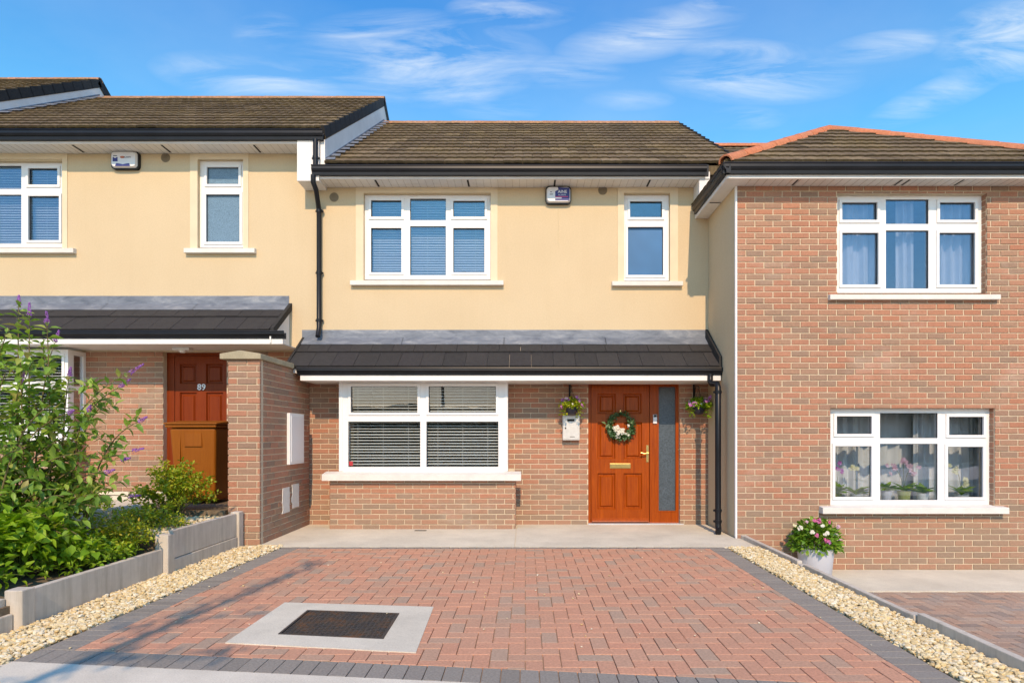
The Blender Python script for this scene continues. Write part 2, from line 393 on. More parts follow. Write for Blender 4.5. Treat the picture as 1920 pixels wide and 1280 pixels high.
# ------------------------------------------------------------------ helpers
def P(px, py, Y):
    return Vector(((px - CX) * Y / F, Y, H - (py - HY) * Y / F))
def PX(px, Y): return (px - CX) * Y / F
def PZ(py, Y): return H - (py - HY) * Y / F
WP = {}
def reg(o, parent, loc):
    WP[o.name] = Vector(loc)
    if parent is not None:
        o.parent = parent
        o.location = Vector(loc) - WP[parent.name]
    else:
        o.location = loc
    C.objects.link(o)
    return o
class MB:
    def __init__(s): s.v = []; s.f = []
    def quad(s, a, b, c, d):
        n = len(s.v); s.v += [tuple(a), tuple(b), tuple(c), tuple(d)]; s.f.append((n, n+1, n+2, n+3)); return s
    def poly(s, pts):
        n = len(s.v); s.v += [tuple(p) for p in pts]; s.f.append(tuple(range(n, n+len(pts)))); return s
    def box(s, x0, x1, y0, y1, z0, z1):
        if x0 > x1: x0, x1 = x1, x0
        if y0 > y1: y0, y1 = y1, y0
        if z0 > z1: z0, z1 = z1, z0
        n = len(s.v)
        s.v += [(x0,y0,z0),(x1,y0,z0),(x1,y1,z0),(x0,y1,z0),(x0,y0,z1),(x1,y0,z1),(x1,y1,z1),(x0,y1,z1)]
        for q in ((0,3,2,1),(4,5,6,7),(0,1,5,4),(1,2,6,5),(2,3,7,6),(3,0,4,7)): s.f.append(tuple(n+i for i in q))
        return s
    def cbox(s, x0, x1, y0, y1, z0, z1, c=.004):
        """box whose front (-y) face edges are chamfered"""
        if x0 > x1: x0, x1 = x1, x0
        if z0 > z1: z0, z1 = z1, z0
        n = len(s.v)
        s.v += [(x0,y1,z0),(x1,y1,z0),(x1,y1,z1),(x0,y1,z1),
                (x0,y0+c,z0),(x1,y0+c,z0),(x1,y0+c,z1),(x0,y0+c,z1),
                (x0+c,y0,z0+c),(x1-c,y0,z0+c),(x1-c,y0,z1-c),(x0+c,y0,z1-c)]
        for q in ((8,9,10,11),(4,5,9,8),(5,6,10,9),(6,7,11,10),(7,4,8,11),(0,1,5,4),(1,2,6,5),(2,3,7,6),(3,0,4,7),(3,2,1,0)):
            s.f.append(tuple(n+i for i in q))
        return s
    def prism(s, pts, d):
        """closed prism: polygon pts (list of Vector) extruded by vector d"""
        n = len(s.v); k = len(pts); d = Vector(d)
        s.v += [tuple(p) for p in pts] + [tuple(Vector(p) + d) for p in pts]
        s.f.append(tuple(range(n + k - 1, n - 1, -1))); s.f.append(tuple(range(n + k, n + 2 * k)))
        for i in range(k):
            j = (i + 1) % k
            s.f.append((n + i, n + j, n + k + j, n + k + i))
        return s
    def tube(s, pts, r, seg=8, caps=True):
        pts = [Vector(p) for p in pts]
        rs = r if isinstance(r, (list, tuple)) else [r] * len(pts)
        n0 = len(s.v); ref = None
        for i, p in enumerate(pts):
            if i == 0: d = pts[1] - p
            elif i == len(pts) - 1: d = p - pts[i-1]
            else: d = (pts[i+1] - pts[i-1])
            if d.length < 1e-9: d = Vector((0, 0, 1))
            d.normalize()
            if ref is None:
                ref = Vector((1, 0, 0)) if abs(d.x) < .8 else Vector((0, 0, 1))
            a = (ref - d * ref.dot(d))
            if a.length < 1e-5: a = d.orthogonal()
            a.normalize(); ref = a; b = d.cross(a)
            for k in range(seg):
                t = 2 * math.pi * k / seg
                s.v.append(tuple(p + (a * math.cos(t) + b * math.sin(t)) * rs[i]))
        for i in range(len(pts) - 1):
            for k in range(seg):
                k2 = (k + 1) % seg
                s.f.append((n0+i*seg+k, n0+i*seg+k2, n0+(i+1)*seg+k2, n0+(i+1)*seg+k))
        if caps:
            s.f.append(tuple(n0 + k for k in range(seg - 1, -1, -1)))
            e = n0 + (len(pts) - 1) * seg
            s.f.append(tuple(e + k for k in range(seg)))
        return s
    def lathe(s, c, prof, seg=24, caps=True):
        n0 = len(s.v)
        for (r, z) in prof:
            for k in range(seg):
                t = 2 * math.pi * k / seg
                s.v.append((c[0] + r * math.cos(t), c[1] + r * math.sin(t), c[2] + z))
        for i in range(len(prof) - 1):
            for k in range(seg):
                k2 = (k + 1) % seg
                s.f.append((n0+i*seg+k, n0+i*seg+k2, n0+(i+1)*seg+k2, n0+(i+1)*seg+k))
        if caps:
            s.f.append(tuple(n0 + k for k in range(seg - 1, -1, -1)))
            e = n0 + (len(prof) - 1) * seg
            s.f.append(tuple(e + k for k in range(seg)))
        return s
    def obj(s, name, mat, parent=None, smooth=False, recenter=True, props=None):
        v = np.array(s.v, dtype=float)
        c = (v.min(0) + v.max(0)) / 2
        me = bpy.data.meshes.new(name)
        me.from_pydata((v - c).tolist(), [], s.f)
        me.materials.append(MT[mat] if isinstance(mat, str) else mat)
        if smooth: me.polygons.foreach_set('use_smooth', [True] * len(me.polygons))
        me.update()
        o = bpy.data.objects.new(name, me)
        reg(o, parent, c)
        if props:
            for k, val in props.items(): o[k] = val
        return o
def smooth_by_angle(o, deg=40):
    me = o.data
    me.polygons.foreach_set('use_smooth', [True] * len(me.polygons))
    try: me.set_sharp_from_angle(angle=math.radians(deg))
    except Exception: pass
def bevel(o, w=.004, seg=2):
    m = o.modifiers.new('bevel', 'BEVEL'); m.width = w; m.segments = seg; m.limit_method = 'ANGLE'
    return o
def tag(o, label, cat, group=None):
    o['label'] = label; o['category'] = cat
    if group: o['group'] = group
    return o
def thing(name, loc, label, cat, group=None):
    o = bpy.data.objects.new(name, None); o.empty_display_size = .2
    reg(o, None, loc); return tag(o, label, cat, group)
def struct(o): o['kind'] = 'structure'; return o
def stuff(o): o['kind'] = 'stuff'; return o
def inst(name, me, parent, loc, rot=(0, 0, 0), scale=None):
    o = bpy.data.objects.new(name, me)
    reg(o, parent, loc); o.rotation_euler = rot
    if scale: o.scale = scale
    return o
def in_view(p, m=40):
    if p.y < .3: return False
    x = CX + p.x * F / p.y; y = HY - (p.z - H) * F / p.y
    return -m < x < 1920 + m and -m < y < 1280 + m
CAMP = Vector((0, 0, H))

# pieces: list of (kind key, mesh builder) -> 300 biggest as parts, rest one stuff part
MESHC = {}
def emit_pieces(name, items, parent, mat, limit=300, rest_name=None):
    """items: (center Vector, euler, key, mb_local, area). mb_local is MB in local coordinates."""
    def score(it):
        d = (it[0] - CAMP).length
        return it[4] / (d * d) * (1 if in_view(it[0], 0) else .0001)
    items = sorted(items, key=score, reverse=True)
    for it in items[:limit]:
        c, rot, key, mb, _ = it
        kk = (name, mat, key)
        if key is None or kk not in MESHC:
            me = bpy.data.meshes.new(name)
            me.from_pydata(mb.v, [], mb.f); me.materials.append(MT[mat]); me.update()
            if key is not None: MESHC[kk] = me
        else: me = MESHC[kk]
        inst(name, me, parent, c, rot)
    rest = items[limit:]
    if rest:
        big = MB()
        from mathutils import Euler
        for c, rot, key, mb, _ in rest:
            R = Euler(rot).to_matrix(); n = len(big.v)
            for p in mb.v: big.v.append(tuple(R @ Vector(p) + c))
            for f in mb.f: big.f.append(tuple(n + i for i in f))
        stuff(big.obj(rest_name or name, mat, parent))

def holed_wall(x0, x1, z0, z1, y0, thick, holes, mb=None):
    """wall in the XZ plane, front at y0, with rectangular holes and their reveals"""
    mb = mb or MB()
    xs = sorted({x0, x1, *[h[0] for h in holes], *[h[1] for h in holes]})
    zs = sorted({z0, z1, *[h[2] for h in holes], *[h[3] for h in holes]})
    xs = [x for x in xs if x0 <= x <= x1]; zs = [z for z in zs if z0 <= z <= z1]
    def solid(i, j):
        if i < 0 or j < 0 or i >= len(xs) - 1 or j >= len(zs) - 1: return False
        cx, cz = (xs[i] + xs[i+1]) / 2, (zs[j] + zs[j+1]) / 2
        return not any(h[0] < cx < h[1] and h[2] < cz < h[3] for h in holes)
    y1 = y0 + thick
    for i in range(len(xs) - 1):
        for j in range(len(zs) - 1):
            if not solid(i, j): continue
            a, b, c, d = xs[i], xs[i+1], zs[j], zs[j+1]
            mb.quad((a,y0,c),(b,y0,c),(b,y0,d),(a,y0,d))
            mb.quad((b,y1,c),(a,y1,c),(a,y1,d),(b,y1,d))
            if not solid(i-1, j): mb.quad((a,y1,c),(a,y0,c),(a,y0,d),(a,y1,d))
            if not solid(i+1, j): mb.quad((b,y0,c),(b,y1,c),(b,y1,d),(b,y0,d))
            if not solid(i, j-1): mb.quad((a,y1,c),(b,y1,c),(b,y0,c),(a,y0,c))
            if not solid(i, j+1): mb.quad((a,y0,d),(b,y0,d),(b,y1,d),(a,y1,d))
    return mb

rb = random.Random(11)
BJ = .0115
def brick_items(kind, a, u0, u1, z0, z1, holes=(), L=.225, HC=.0735, shift=0, top_cut=True):
    """kind 'front' : face -Y at y=a, u is x.  kind 'left': face -X at x=a, u is y.  kind 'right': face +X at x=a, u is y"""
    out = []
    row = 0; z = z0
    while z < z1 - .012:
        zt = min(z + HC - BJ, z1)
        off = (0 if row % 2 == 0 else -L / 2) + shift
        segs = []; extra = []
        u = u0 + off
        while u > u0: u -= L
        while u < u1:
            s, e = max(u, u0), min(u + L - BJ, u1)
            if e - s > .02: segs.append((s, e))
            u += L
        zm = (z + zt) / 2
        for h in holes:
            if h[2] < zt - .004 and h[3] > z + .004:
                ns = []
                for s, e in segs:
                    ci, ce = max(s, h[0]), min(e, h[1])
                    if ce - ci > .02:
                        if zt - h[3] > .012: extra.append((ci, ce, h[3], zt))
                        if h[2] - z > .012: extra.append((ci, ce, z, h[2]))
                    if e <= h[0] or s >= h[1]: ns.append((s, e)); continue
                    if s < h[0] - .02: ns.append((s, h[0]))
                    if e > h[1] + .02: ns.append((h[1], e))
                segs = ns
        for s, e, za, zb in [(s, e, z, zt) for s, e in segs] + extra:
            zm = (za + zb) / 2
            w = round((e - s) / .005) * .005; hh = round((zb - za) / .002) * .002
            if w < .015 or hh < .01: continue
            key = (round(w, 3), round(hh, 3))
            mb = MB().cbox(-w/2, w/2, -.008, .03, -hh/2, hh/2, .0035)
            cu = (s + e) / 2; j = rb.uniform(-.002, .0025)
            if kind == 'front': c = Vector((cu, a + .008 + j - .0005, zm)); rot = (0, 0, rb.uniform(-.004, .004))
            elif kind == 'left': c = Vector((a + .008 + j, cu, zm)); rot = (0, 0, -math.pi / 2)
            else: c = Vector((a - .008 - j, cu, zm)); rot = (0, 0, math.pi / 2)
            out.append((c, rot, key, mb, w * hh))
        z += HC; row += 1
    return out

# ------------------------------------------------------------------ GROUND
Z_GROUND = -.55
g = MB(); g.quad((-400, -400, Z_GROUND), (400, -400, Z_GROUND), (400, 400, Z_GROUND), (-400, 400, Z_GROUND))
struct(g.obj('ground', 'grass'))
# drive geometry
YB = 7.05                      # slab / drive joint
def yin(x): return 3.67 - .115 * (x + 2.63)      # inner edge of front soldier course
def yout(x): return yin(x) - .21
def xlo(y): return -2.75 - .13 * (7.05 - y) / 3.55   # outer edge, left border
def xli(y): return xlo(y) + .205
def xro(y): return 2.27 - .03 * (7.05 - y) / 3.8
def xri(y): return xro(y) - .205
drive = MB()
pts = [(xlo(3.4), 3.3, -.012), (xro(2.7), 2.75, -.012), (xro(YB), YB - .002, -.012), (xlo(YB), YB - .002, -.012)]
pts = [(xlo(3.3), yout(xlo(3.3)), -.012), (xro(2.9), yout(xro(2.9)), -.012), (xro(YB), YB - .002, -.012), (xlo(YB), YB - .002, -.012)]
drive.prism([Vector(p) for p in pts][::-1], (0, 0, -.3))
drive_o = struct(drive.obj('driveway', 'joint'))

def clip_poly(poly, a, b, c):
    """keep a*x+b*y+c>=0"""
    out = []
    for i in range(len(poly)):
        p, q = poly[i], poly[(i+1) % len(poly)]
        dp, dq = a*p[0]+b*p[1]+c, a*q[0]+b*q[1]+c
        if dp >= 0: out.append(p)
        if (dp >= 0) != (dq >= 0):
            t = dp / (dp - dq); out.append((p[0]+(q[0]-p[0])*t, p[1]+(q[1]-p[1])*t))
    return out
def poly_area(p):
    return abs(sum(p[i][0]*p[(i+1) % len(p)][1]-p[(i+1) % len(p)][0]*p[i][1] for i in range(len(p))))/2
def halfplane(p, q):
    """keep left side of p->q"""
    a, b = -(q[1]-p[1]), (q[0]-p[0]); return a, b, -(a*p[0]+b*p[1])
rp = random.Random(5)
def paver_piece(poly, z, th=.05, chamfer=.003, key=None, jit=.0012):
    cx = sum(p[0] for p in poly)/len(poly); cy = sum(p[1] for p in poly)/len(poly)
    mb = MB(); k = len(poly)
    loc = [(p[0]-cx, p[1]-cy) for p in poly]
    ins = []
    for (x, y) in loc:
        l = math.hypot(x, y) or 1
        ins.append((x - chamfer*1.4*x/l, y - chamfer*1.4*y/l))
    mb.v = [(x, y, -th) for x, y in loc] + [(x, y, -chamfer) for x, y in loc] + [(x, y, 0) for x, y in ins]
    for i in range(k):
        j = (i+1) % k
        mb.f.append((i, j, k+j, k+i)); mb.f.append((k+i, k+j, 2*k+j, 2*k+i))
    mb.f.append(tuple(range(2*k, 3*k)))
    return (Vector((cx, cy, z + rp.uniform(-jit, jit))), (rp.uniform(-.006, .006), rp.uniform(-.006, .006), 0), key, mb, poly_area(poly))
GAP = .0022
def rect(x0, x1, y0, y1): return [(x0+GAP, y0+GAP), (x1-GAP, y0+GAP), (x1-GAP, y1-GAP), (x0+GAP, y1-GAP)]
def herringbone(x0, x1, y0, y1, planes, z, a=.1, skip=None):
    out = []
    i0, i1 = math.floor(x0/a)-2, math.ceil(x1/a)+2
    j0, j1 = math.floor(y0/a)-2, math.ceil(y1/a)+2
    for i in range(i0, i1):
        for j in range(j0, j1):
            r = (i - j) % 4
            if r == 0: rc = rect(i*a, (i+2)*a, j*a, (j+1)*a); key = 'h'
            elif r == 3: rc = rect(i*a, (i+1)*a, j*a, (j+2)*a); key = 'v'
            else: continue
            full = poly_area(rc); p = rc
            for pl in planes:
                p = clip_poly(p, *pl)
                if len(p) < 3: break
            if len(p) < 3 or poly_area(p) < .0012: continue
            if skip and all(skip(*q) for q in p): continue
            if poly_area(p) < full*.999: key = None
            out.append(paver_piece(p, z, key=key))
    return out
# manhole quad
MQ = [(-1.83, 3.79), (-.637, 3.617), (-.676, 4.58), (-1.82, 4.70)]
MQP = [halfplane(MQ[i], MQ[(i+1) % 4]) for i in range(4)]
def in_mq(x, y): return all(a*x+b*y+c >= 0 for a, b, c in MQP)
planes = [halfplane((xli(YB), YB), (xli(3.), 3.)), halfplane((xri(3.), 3.), (xri(YB), YB)),
          halfplane((-3, yin(-3)), (3, yin(3))), halfplane((3, YB - .105), (-3, YB - .105))]
emit_pieces('paver', herringbone(-3, 2.4, 3., 7.1, planes, 0, skip=in_mq), drive_o, 'paver')
# charcoal borders
bp = []
x = xlo(YB)
while x < xro(YB) - .02:
    bp.append(paver_piece(rect(x, min(x+.1, xro(YB)), YB-.105, YB-.004), 0, key='b' if x+.1 < xro(YB) else None)); x += .1
y = YB - .105
while y > 2.9:
    for side in (0, 1):
        fo, fi = (xlo, xli) if side == 0 else (xro, xri)
        yy = y - .1
        xa, xb = sorted((fo(y), fi(y)))
        xa2, xb2 = sorted((fo(yy), fi(yy)))
        p = [(xa2+GAP, yy+GAP), (xb2-GAP, yy+GAP), (xb-GAP, y-GAP), (xa+GAP, y-GAP)]
        p = clip_poly(p, *halfplane((-3, yin(-3)), (3, yin(3))))
        if len(p) >= 3 and poly_area(p) > .001: bp.append(paver_piece(p, 0))
    y -= .1
x = xlo(3.4)
sl = -.115
while x < xro(2.9) - .01:
    x2 = min(x + .102, xro(2.9))
    bp.append(paver_piece([(x+GAP, yout(x)+GAP), (x2-GAP, yout(x2)+GAP), (x2-GAP, yin(x2)-GAP), (x+GAP, yin(x)-GAP)], 0)); x += .102
emit_pieces('border_paver', bp, drive_o, 'charcoal')

# concrete slab in front of the house
sl1 = MB(); sl1.box(-3.06, -.125, YB, 8.85, -.25, .004); sl1.box(-.115, 2.57, YB, 8.85, -.25, .004)
sl1.box(2.57, 2.72, YB, 7.62, -.25, .004)
sl1.box(-.125, -.115, YB, 8.85, -.25, -.006)
struct(sl1.obj('path', 'slab'))
# pavement in front and road behind the camera
pv = MB()
pv.prism([Vector((-9, yout(-9), .0)), Vector((-9, -3.5, .0)), Vector((9, -3.5, .0)), Vector((9, yout(9), .0))], (0, 0, -.4))
struct(pv.obj('pavement', 'pavement'))
rd = MB(); rd.box(-60, 60, -10.5, -3.5, -.5, -.12); struct(rd.obj('road', 'pavement'))

# manhole cover
mh = thing('manhole_cover', (-1.2, 4.15, 0), 'rusty cast iron manhole cover set in a pale concrete frame on the red paved drive', 'manhole cover')
def bil(s, t):
    a = Vector((*MQ[0], 0)).lerp(Vector((*MQ[1], 0)), s); b = Vector((*MQ[3], 0)).lerp(Vector((*MQ[2], 0)), s)
    return a.lerp(b, t)
co = [P(522, 1190, 0), 0]
def G(px, py): 
    d = H * F / (py - HY); return ((px - CX) * d / F, d)
cov = [G(521, 1190), G(719, 1199), G(749, 1151), G(576, 1145)]
mb = MB()
o4 = [Vector((*p, .006)) for p in MQ]; i4 = [Vector((*p, .006)) for p in cov]
for k in range(4):
    j = (k+1) % 4
    mb.quad(o4[k], o4[j], i4[j], i4[k])
    mb.quad(o4[k] - Vector((0, 0, .06)), o4[j] - Vector((0, 0, .06)), o4[j], o4[k])
    mb.quad(i4[k], i4[j], i4[j] - Vector((0, 0, .06)), i4[k] - Vector((0, 0, .06)))
mb.obj('concrete_frame', 'surround', mh)
cc = sum((Vector((*p, 0)) for p in cov), Vector()) / 4
def sc(p, f, z): return Vector((cc.x + (p[0]-cc.x)*f, cc.y + (p[1]-cc.y)*f, z))
mb = MB()
A = [sc(p, .998, .010) for p in cov]; B = [sc(p, .955, .010) for p in cov]
for k in range(4):
    j = (k+1) % 4
    mb.quad(A[k], A[j], B[j], B[k]); mb.quad(B[k], B[j], B[j]-Vector((0,0,.03)), B[k]-Vector((0,0,.03)))
    mb.quad(A[k]-Vector((0,0,.03)), A[j]-Vector((0,0,.03)), A[j], A[k])
mb.obj('iron_frame', 'iron', mh)
mb = MB(); Bp = [sc(p, .945, .004) for p in cov]
mb.prism(Bp[::-1], (0, 0, -.03)); 
cv = mb.obj('cover_plate', 'iron', mh)
mb = MB()
for i in range(19):
    for j in range(15):
        s, t = (i+.5)/19, (j+.5)/15
        c = Bp[0].lerp(Bp[1], s).lerp(Bp[3].lerp(Bp[2], s), t)
        r = .011; a = .8 if (i+j) % 2 else -.8
        if i in (3, 15) and j in (3, 11): continue
        d = Vector((math.cos(a), math.sin(a), 0))*r; e = Vector((-math.sin(a), math.cos(a), 0))*.0045
        q = [c-d-e, c+d-e, c+d+e, c-d+e]
        mb.prism(q, (0, 0, .0055))
stuff(mb.obj('tread_studs', 'iron', cv))

# ------------------------------------------------------------------ gravel
ICO = bmesh.new(); bmesh.ops.create_icosphere(ICO, subdivisions=1, radius=1)
IV = np.array([v.co[:] for v in ICO.verts]); IF = np.array([[v.index for v in f.verts] for f in ICO.faces]); ICO.free()
def pebbles(name, region, count, seed, smin=.006, smax=.019, mat='pebble', parent=None):
    rg = np.random.default_rng(seed)
    V, FF = [], []
    n = 0
    for k in range(count):
        x, y, z = region(rg)
        s = rg.uniform(smin, smax)
        sc_ = np.array([s*rg.uniform(.9, 1.5), s*rg.uniform(.7, 1.1), s*rg.uniform(.45, .75)])
        v = IV * sc_ * (1 + rg.uniform(-.22, .22, (len(IV), 1)))
        a, b = rg.uniform(0, 6.28), rg.uniform(-.5, .5)
        ca, sa, cb, sb = math.cos(a), math.sin(a), math.cos(b), math.sin(b)
        R = np.array([[ca, -sa, 0], [sa, ca, 0], [0, 0, 1]]) @ np.array([[1, 0, 0], [0, cb, -sb], [0, sb, cb]])
        V.append(v @ R.T + [x, y, z]); FF.append(IF + n); n += len(IV)
    V = np.concatenate(V); FF = np.concatenate(FF)
    me = bpy.data.meshes.new(name); me.from_pydata(V.tolist(), [], FF.tolist()); me.materials.append(MT[mat])
    me.update()
    o = bpy.data.objects.new(name, me); reg(o, parent, (0, 0, 0)); return o
def reg_left(rg):
    y = 7.12 - (7.12 - 2.9) * rg.random() ** .9
    hi = xlo(y) - .012 if y > 3.45 else xlo(y) - .0
    return rg.uniform(-3.30 if y < 7.05 else -3.06, hi), y, rg.uniform(-.012, .014)
def reg_right(rg):
    y = 7.02 - (7.02 - 2.6) * rg.random() ** .9
    return rg.uniform(xro(y) + .012, 2.625), y, rg.uniform(-.012, .018)
b = MB(); b.box(-3.5, xlo(3.5) + .08, 2.8, 7.6, -.3, -.016); b.box(xro(3) - .0, 2.70, 2.5, YB, -.45, -.016)
struct(b.obj('gravel_bed', 'sand'))
stuff(tag(pebbles('gravel', reg_left, 9500, 1), 'golden pebbles in the strip between the left concrete panels and the paved drive', 'gravel'))
stuff(tag(pebbles('gravel', reg_right, 11000, 2), 'golden pebbles in the strip between the paved drive and the right concrete edging', 'gravel'))
rg = np.random.default_rng(9)
stuff(tag(pebbles('gravel', lambda r: (r.uniform(-2.8, 2.1), r.uniform(3.5, 6.9), .008), 70, 3, .004, .009), 'a few loose golden stones scattered over the red pavers', 'gravel'))

# ------------------------------------------------------------------ WINDOWS
def window(parent, Y, fr, cells, sill=None, glass='glass', label=None, depth=.07, sill_y=None, sill_front=None):
    """fr=(x0,x1,y0,y1) px outer frame; cells: (gx0,gx1,gy0,gy1,sash?,glassname)"""
    X0, X1, Z1, Z0 = PX(fr[0], Y), PX(fr[1], Y), PZ(fr[2], Y), PZ(fr[3], Y)
    holes = []
    for c in cells:
        gx0, gx1, gz1, gz0 = PX(c[0], Y), PX(c[1], Y), PZ(c[2], Y), PZ(c[3], Y)
        m = .022 if c[4] else 0
        holes.append((gx0 - m, gx1 + m, gz0 - m, gz1 + m))
    w = holed_wall(X0, X1, Z0, Z1, Y, depth, holes).obj('window', 'pvc', parent)
    if label: w['label'] = label
    for c, h in zip(cells, holes):
        gx0, gx1, gz1, gz0 = PX(c[0], Y), PX(c[1], Y), PZ(c[2], Y), PZ(c[3], Y)
        if c[4]:
            e = .034
            sb = holed_wall(gx0 - e, gx1 + e, gz0 - e, gz1 + e, Y - .016, .045, [(gx0, gx1, gz0, gz1)])
            bevel(sb.obj('sash', 'pvc', w), .005, 2)
        # black gasket
        gk = holed_wall(gx0 - .004, gx1 + .004, gz0 - .004, gz1 + .004, Y + .012, .012, [(gx0 + .005, gx1 - .005, gz0 + .005, gz1 - .005)])
        gk.obj('gasket', 'black', w)
        MB().box(gx0 - .004, gx1 + .004, Y + .026, Y + .034, gz0 - .004, gz1 + .004).obj('pane', c[5] if len(c) > 5 else glass, w)
    if sill:
        x0, x1, y0, y1 = sill
        sy = sill_front
        a0, a1, zt, zb = PX(x0, sy), PX(x1, sy), PZ(y0, sy), PZ(y1, sy)
        m = MB()
        m.prism([Vector((a0, sy, zb)), Vector((a0, sy, zt)), Vector((a0, Y + .02, zt + .022)), Vector((a0, Y + .02, zb))][::-1], (a1 - a0, 0, 0))
        bevel(m.obj('window_sill', 'sill', w), .004)
    return w
rt0 = random.Random(2)
def blind(Y, px0, px1, py0, py1, label, pitch=.036, tilt=.95, group='white venetian blinds behind the windows', depth=.05):
    x0, x1, z1, z0 = PX(px0, Y), PX(px1, Y), PZ(py0, Y), PZ(py1, Y)
    t = thing('venetian_blind', ((x0+x1)/2, Y, z0), label, 'blind', group)
    MB().box(x0, x1, Y - .018, Y + .018, z1 - .03, z1).obj('head_rail', 'slat', t)
    z = z1 - .045
    w = .0125
    me = bpy.data.meshes.new('slat')
    L_ = (x1 - x0) / 2
    dy, dz = w*math.cos(tilt), w*math.sin(tilt)
    me.from_pydata([(-L_, -dy, -dz), (L_, -dy, -dz), (L_, 0, .0016), (-L_, 0, .0016), (L_, dy, dz), (-L_, dy, dz),
                    (-L_, -dy, -dz-.0008), (L_, -dy, -dz-.0008), (L_, dy, dz-.0008), (-L_, dy, dz-.0008)], [],
                   [(0, 1, 2, 3), (3, 2, 4, 5), (7, 6, 9, 8), (0, 6, 7, 1), (5, 4, 8, 9)])
    me.materials.append(MT['slat']); me.update()
    while z > z0 + .01:
        inst('slat', me, t, ((x0+x1)/2, Y, z + rt0.uniform(-.0022, .0022)), (rt0.uniform(-.09, .09), rt0.uniform(-.0016, .0016), 0)); z -= pitch
    n = max(2, round((x1-x0)/.35))
    for k in range(n):
        x = x0 + (x1-x0)*(k+.5)/n
        MB().box(x-.0015, x+.0015, Y-.016, Y-.0135, z0, z1).obj('cord', 'slat', t)
    return t
def curtain(Y, px0, px1, py0, py1, label, amp=.03, waves=6, seed=0, gather=0):
    x0, x1, z1, z0 = PX(px0, Y), PX(px1, Y), PZ(py0, Y), PZ(py1, Y)
    r = random.Random(seed); mb = MB(); nx, nz = 60, 10
    ph = [r.uniform(0, 6) for _ in range(4)]
    for j in range(nz+1):
        t = j/nz
        for i in range(nx+1):
            s = i/nx
            y = Y + amp*math.sin(s*waves*6.28+ph[0]+.8*math.sin(s*9+ph[1])) + amp*.4*math.sin(s*waves*2.3*6.28+ph[2]+t*1.2)
            w = 1 - gather*math.sin(t*math.pi)*.5
            mb.v.append((x0 + (x1-x0)*s*w, y, z0+(z1-z0)*t))
    for j in range(nz):
        for i in range(nx):
            a = j*(nx+1)+i; mb.f.append((a, a+1, a+nx+2, a+nx+1))
    o = mb.obj('curtain', 'curtain', None, smooth=True)
    m = o.modifiers.new('solid', 'SOLIDIFY'); m.thickness = .002
    tag(o, label, 'curtain'); return o

# ------------------------------------------------------------------ ROOF TOOLS
SL = .6526; ANG = math.atan(SL)
rt = random.Random(21)
def tile_mb(w, l, th=.022, wave=.010, seed=0):
    """tile: local x width, local y up the slope, local z normal; origin at the lower edge centre"""
    mb = MB(); n = 6 if wave else 2
    top, bot = [], []
    xs = [-w/2 + w*i/n for i in range(n+1)]
    for i, x in enumerate(xs):
        z = wave*(0.5 - .5*math.cos(2*math.pi*2*i/n)) if wave else 0
        top.append(z)
    k = len(xs)
    for y, zz in ((0, th), (l, th*.2)):
        for x, t in zip(xs, top): mb.v.append((x, y, zz + t))
    for x, t in zip(xs, top): mb.v.append((x, 0, t - .002))
    for i in range(k-1):
        mb.f.append((i, i+1, k+i+1, k+i)); mb.f.append((2*k+i, 2*k+i+1, i+1, i))
    mb.f.append((0, k, 2*k)); mb.f.append((k-1, 3*k-1, 2*k-1))
    return mb
def slope_tiles(origin, xdir, up, x0, x1, length, w, gauge, planes=(), th=.022, wave=.010, key='t', stagger=True, jit=.004):
    """tiles on a plane: origin point, unit xdir (along eaves), unit up (up the slope). planes: list of (point, normal) kept where (p-point).normal>=0"""
    from mathutils import Euler
    nrm = xdir.cross(up).normalized()
    R = Matrix((xdir, up, nrm)).transposed()
    eul = R.to_euler()
    items = []
    rows = int(math.ceil(length/gauge))
    for r in range(rows):
        off = (w/2 if (r % 2 and stagger) else 0)
        y = r*gauge
        l = min(gauge*1.12, length - y + .03)
        x = x0 - off
        while x < x1 - .01:
            a, b = max(x, x0), min(x+w-.004, x1)
            if b - a > .03:
                ww = b-a
                c = origin + xdir*((a+b)/2) + up*(y + rt.uniform(-jit, jit)) + nrm*rt.uniform(0, .004)
                tm = tile_mb(round(ww, 3), round(l, 3), th, wave)
                k = (key, round(ww, 3), round(l, 3))
                corners = [c + xdir*sx*ww/2 + up*sy*l for sx in (-1, 1) for sy in (0, 1)]
                drop = False; cut = False
                for (pp, pn) in planes:
                    ds = [(q-pp).dot(pn) for q in corners]
                    if max(ds) <= 0: drop = True
                    elif min(ds) < 0: cut = True
                if not drop:
                    if cut:
                        bm = bmesh.new()
                        vs = [bm.verts.new(v) for v in tm.v]
                        for f in tm.f: bm.faces.new([vs[i] for i in f])
                        for (pp, pn) in planes:
                            lp = R.transposed() @ (pp - c); ln = R.transposed() @ pn
                            bmesh.ops.bisect_plane(bm, geom=bm.verts[:]+bm.edges[:]+bm.faces[:], plane_co=lp, plane_no=ln, clear_inner=True)
                        bm.verts.index_update()
                        t2 = MB(); t2.v = [tuple(v.co) for v in bm.verts]; t2.f = [tuple(v.index for v in f.verts) for f in bm.faces]
                        bm.free()
                        if t2.f: items.append((c, tuple(eul), None, t2, ww*l*.5))
                    else:
                        items.append((c, tuple(eul), k, tm, ww*l))
            x += w
    return items
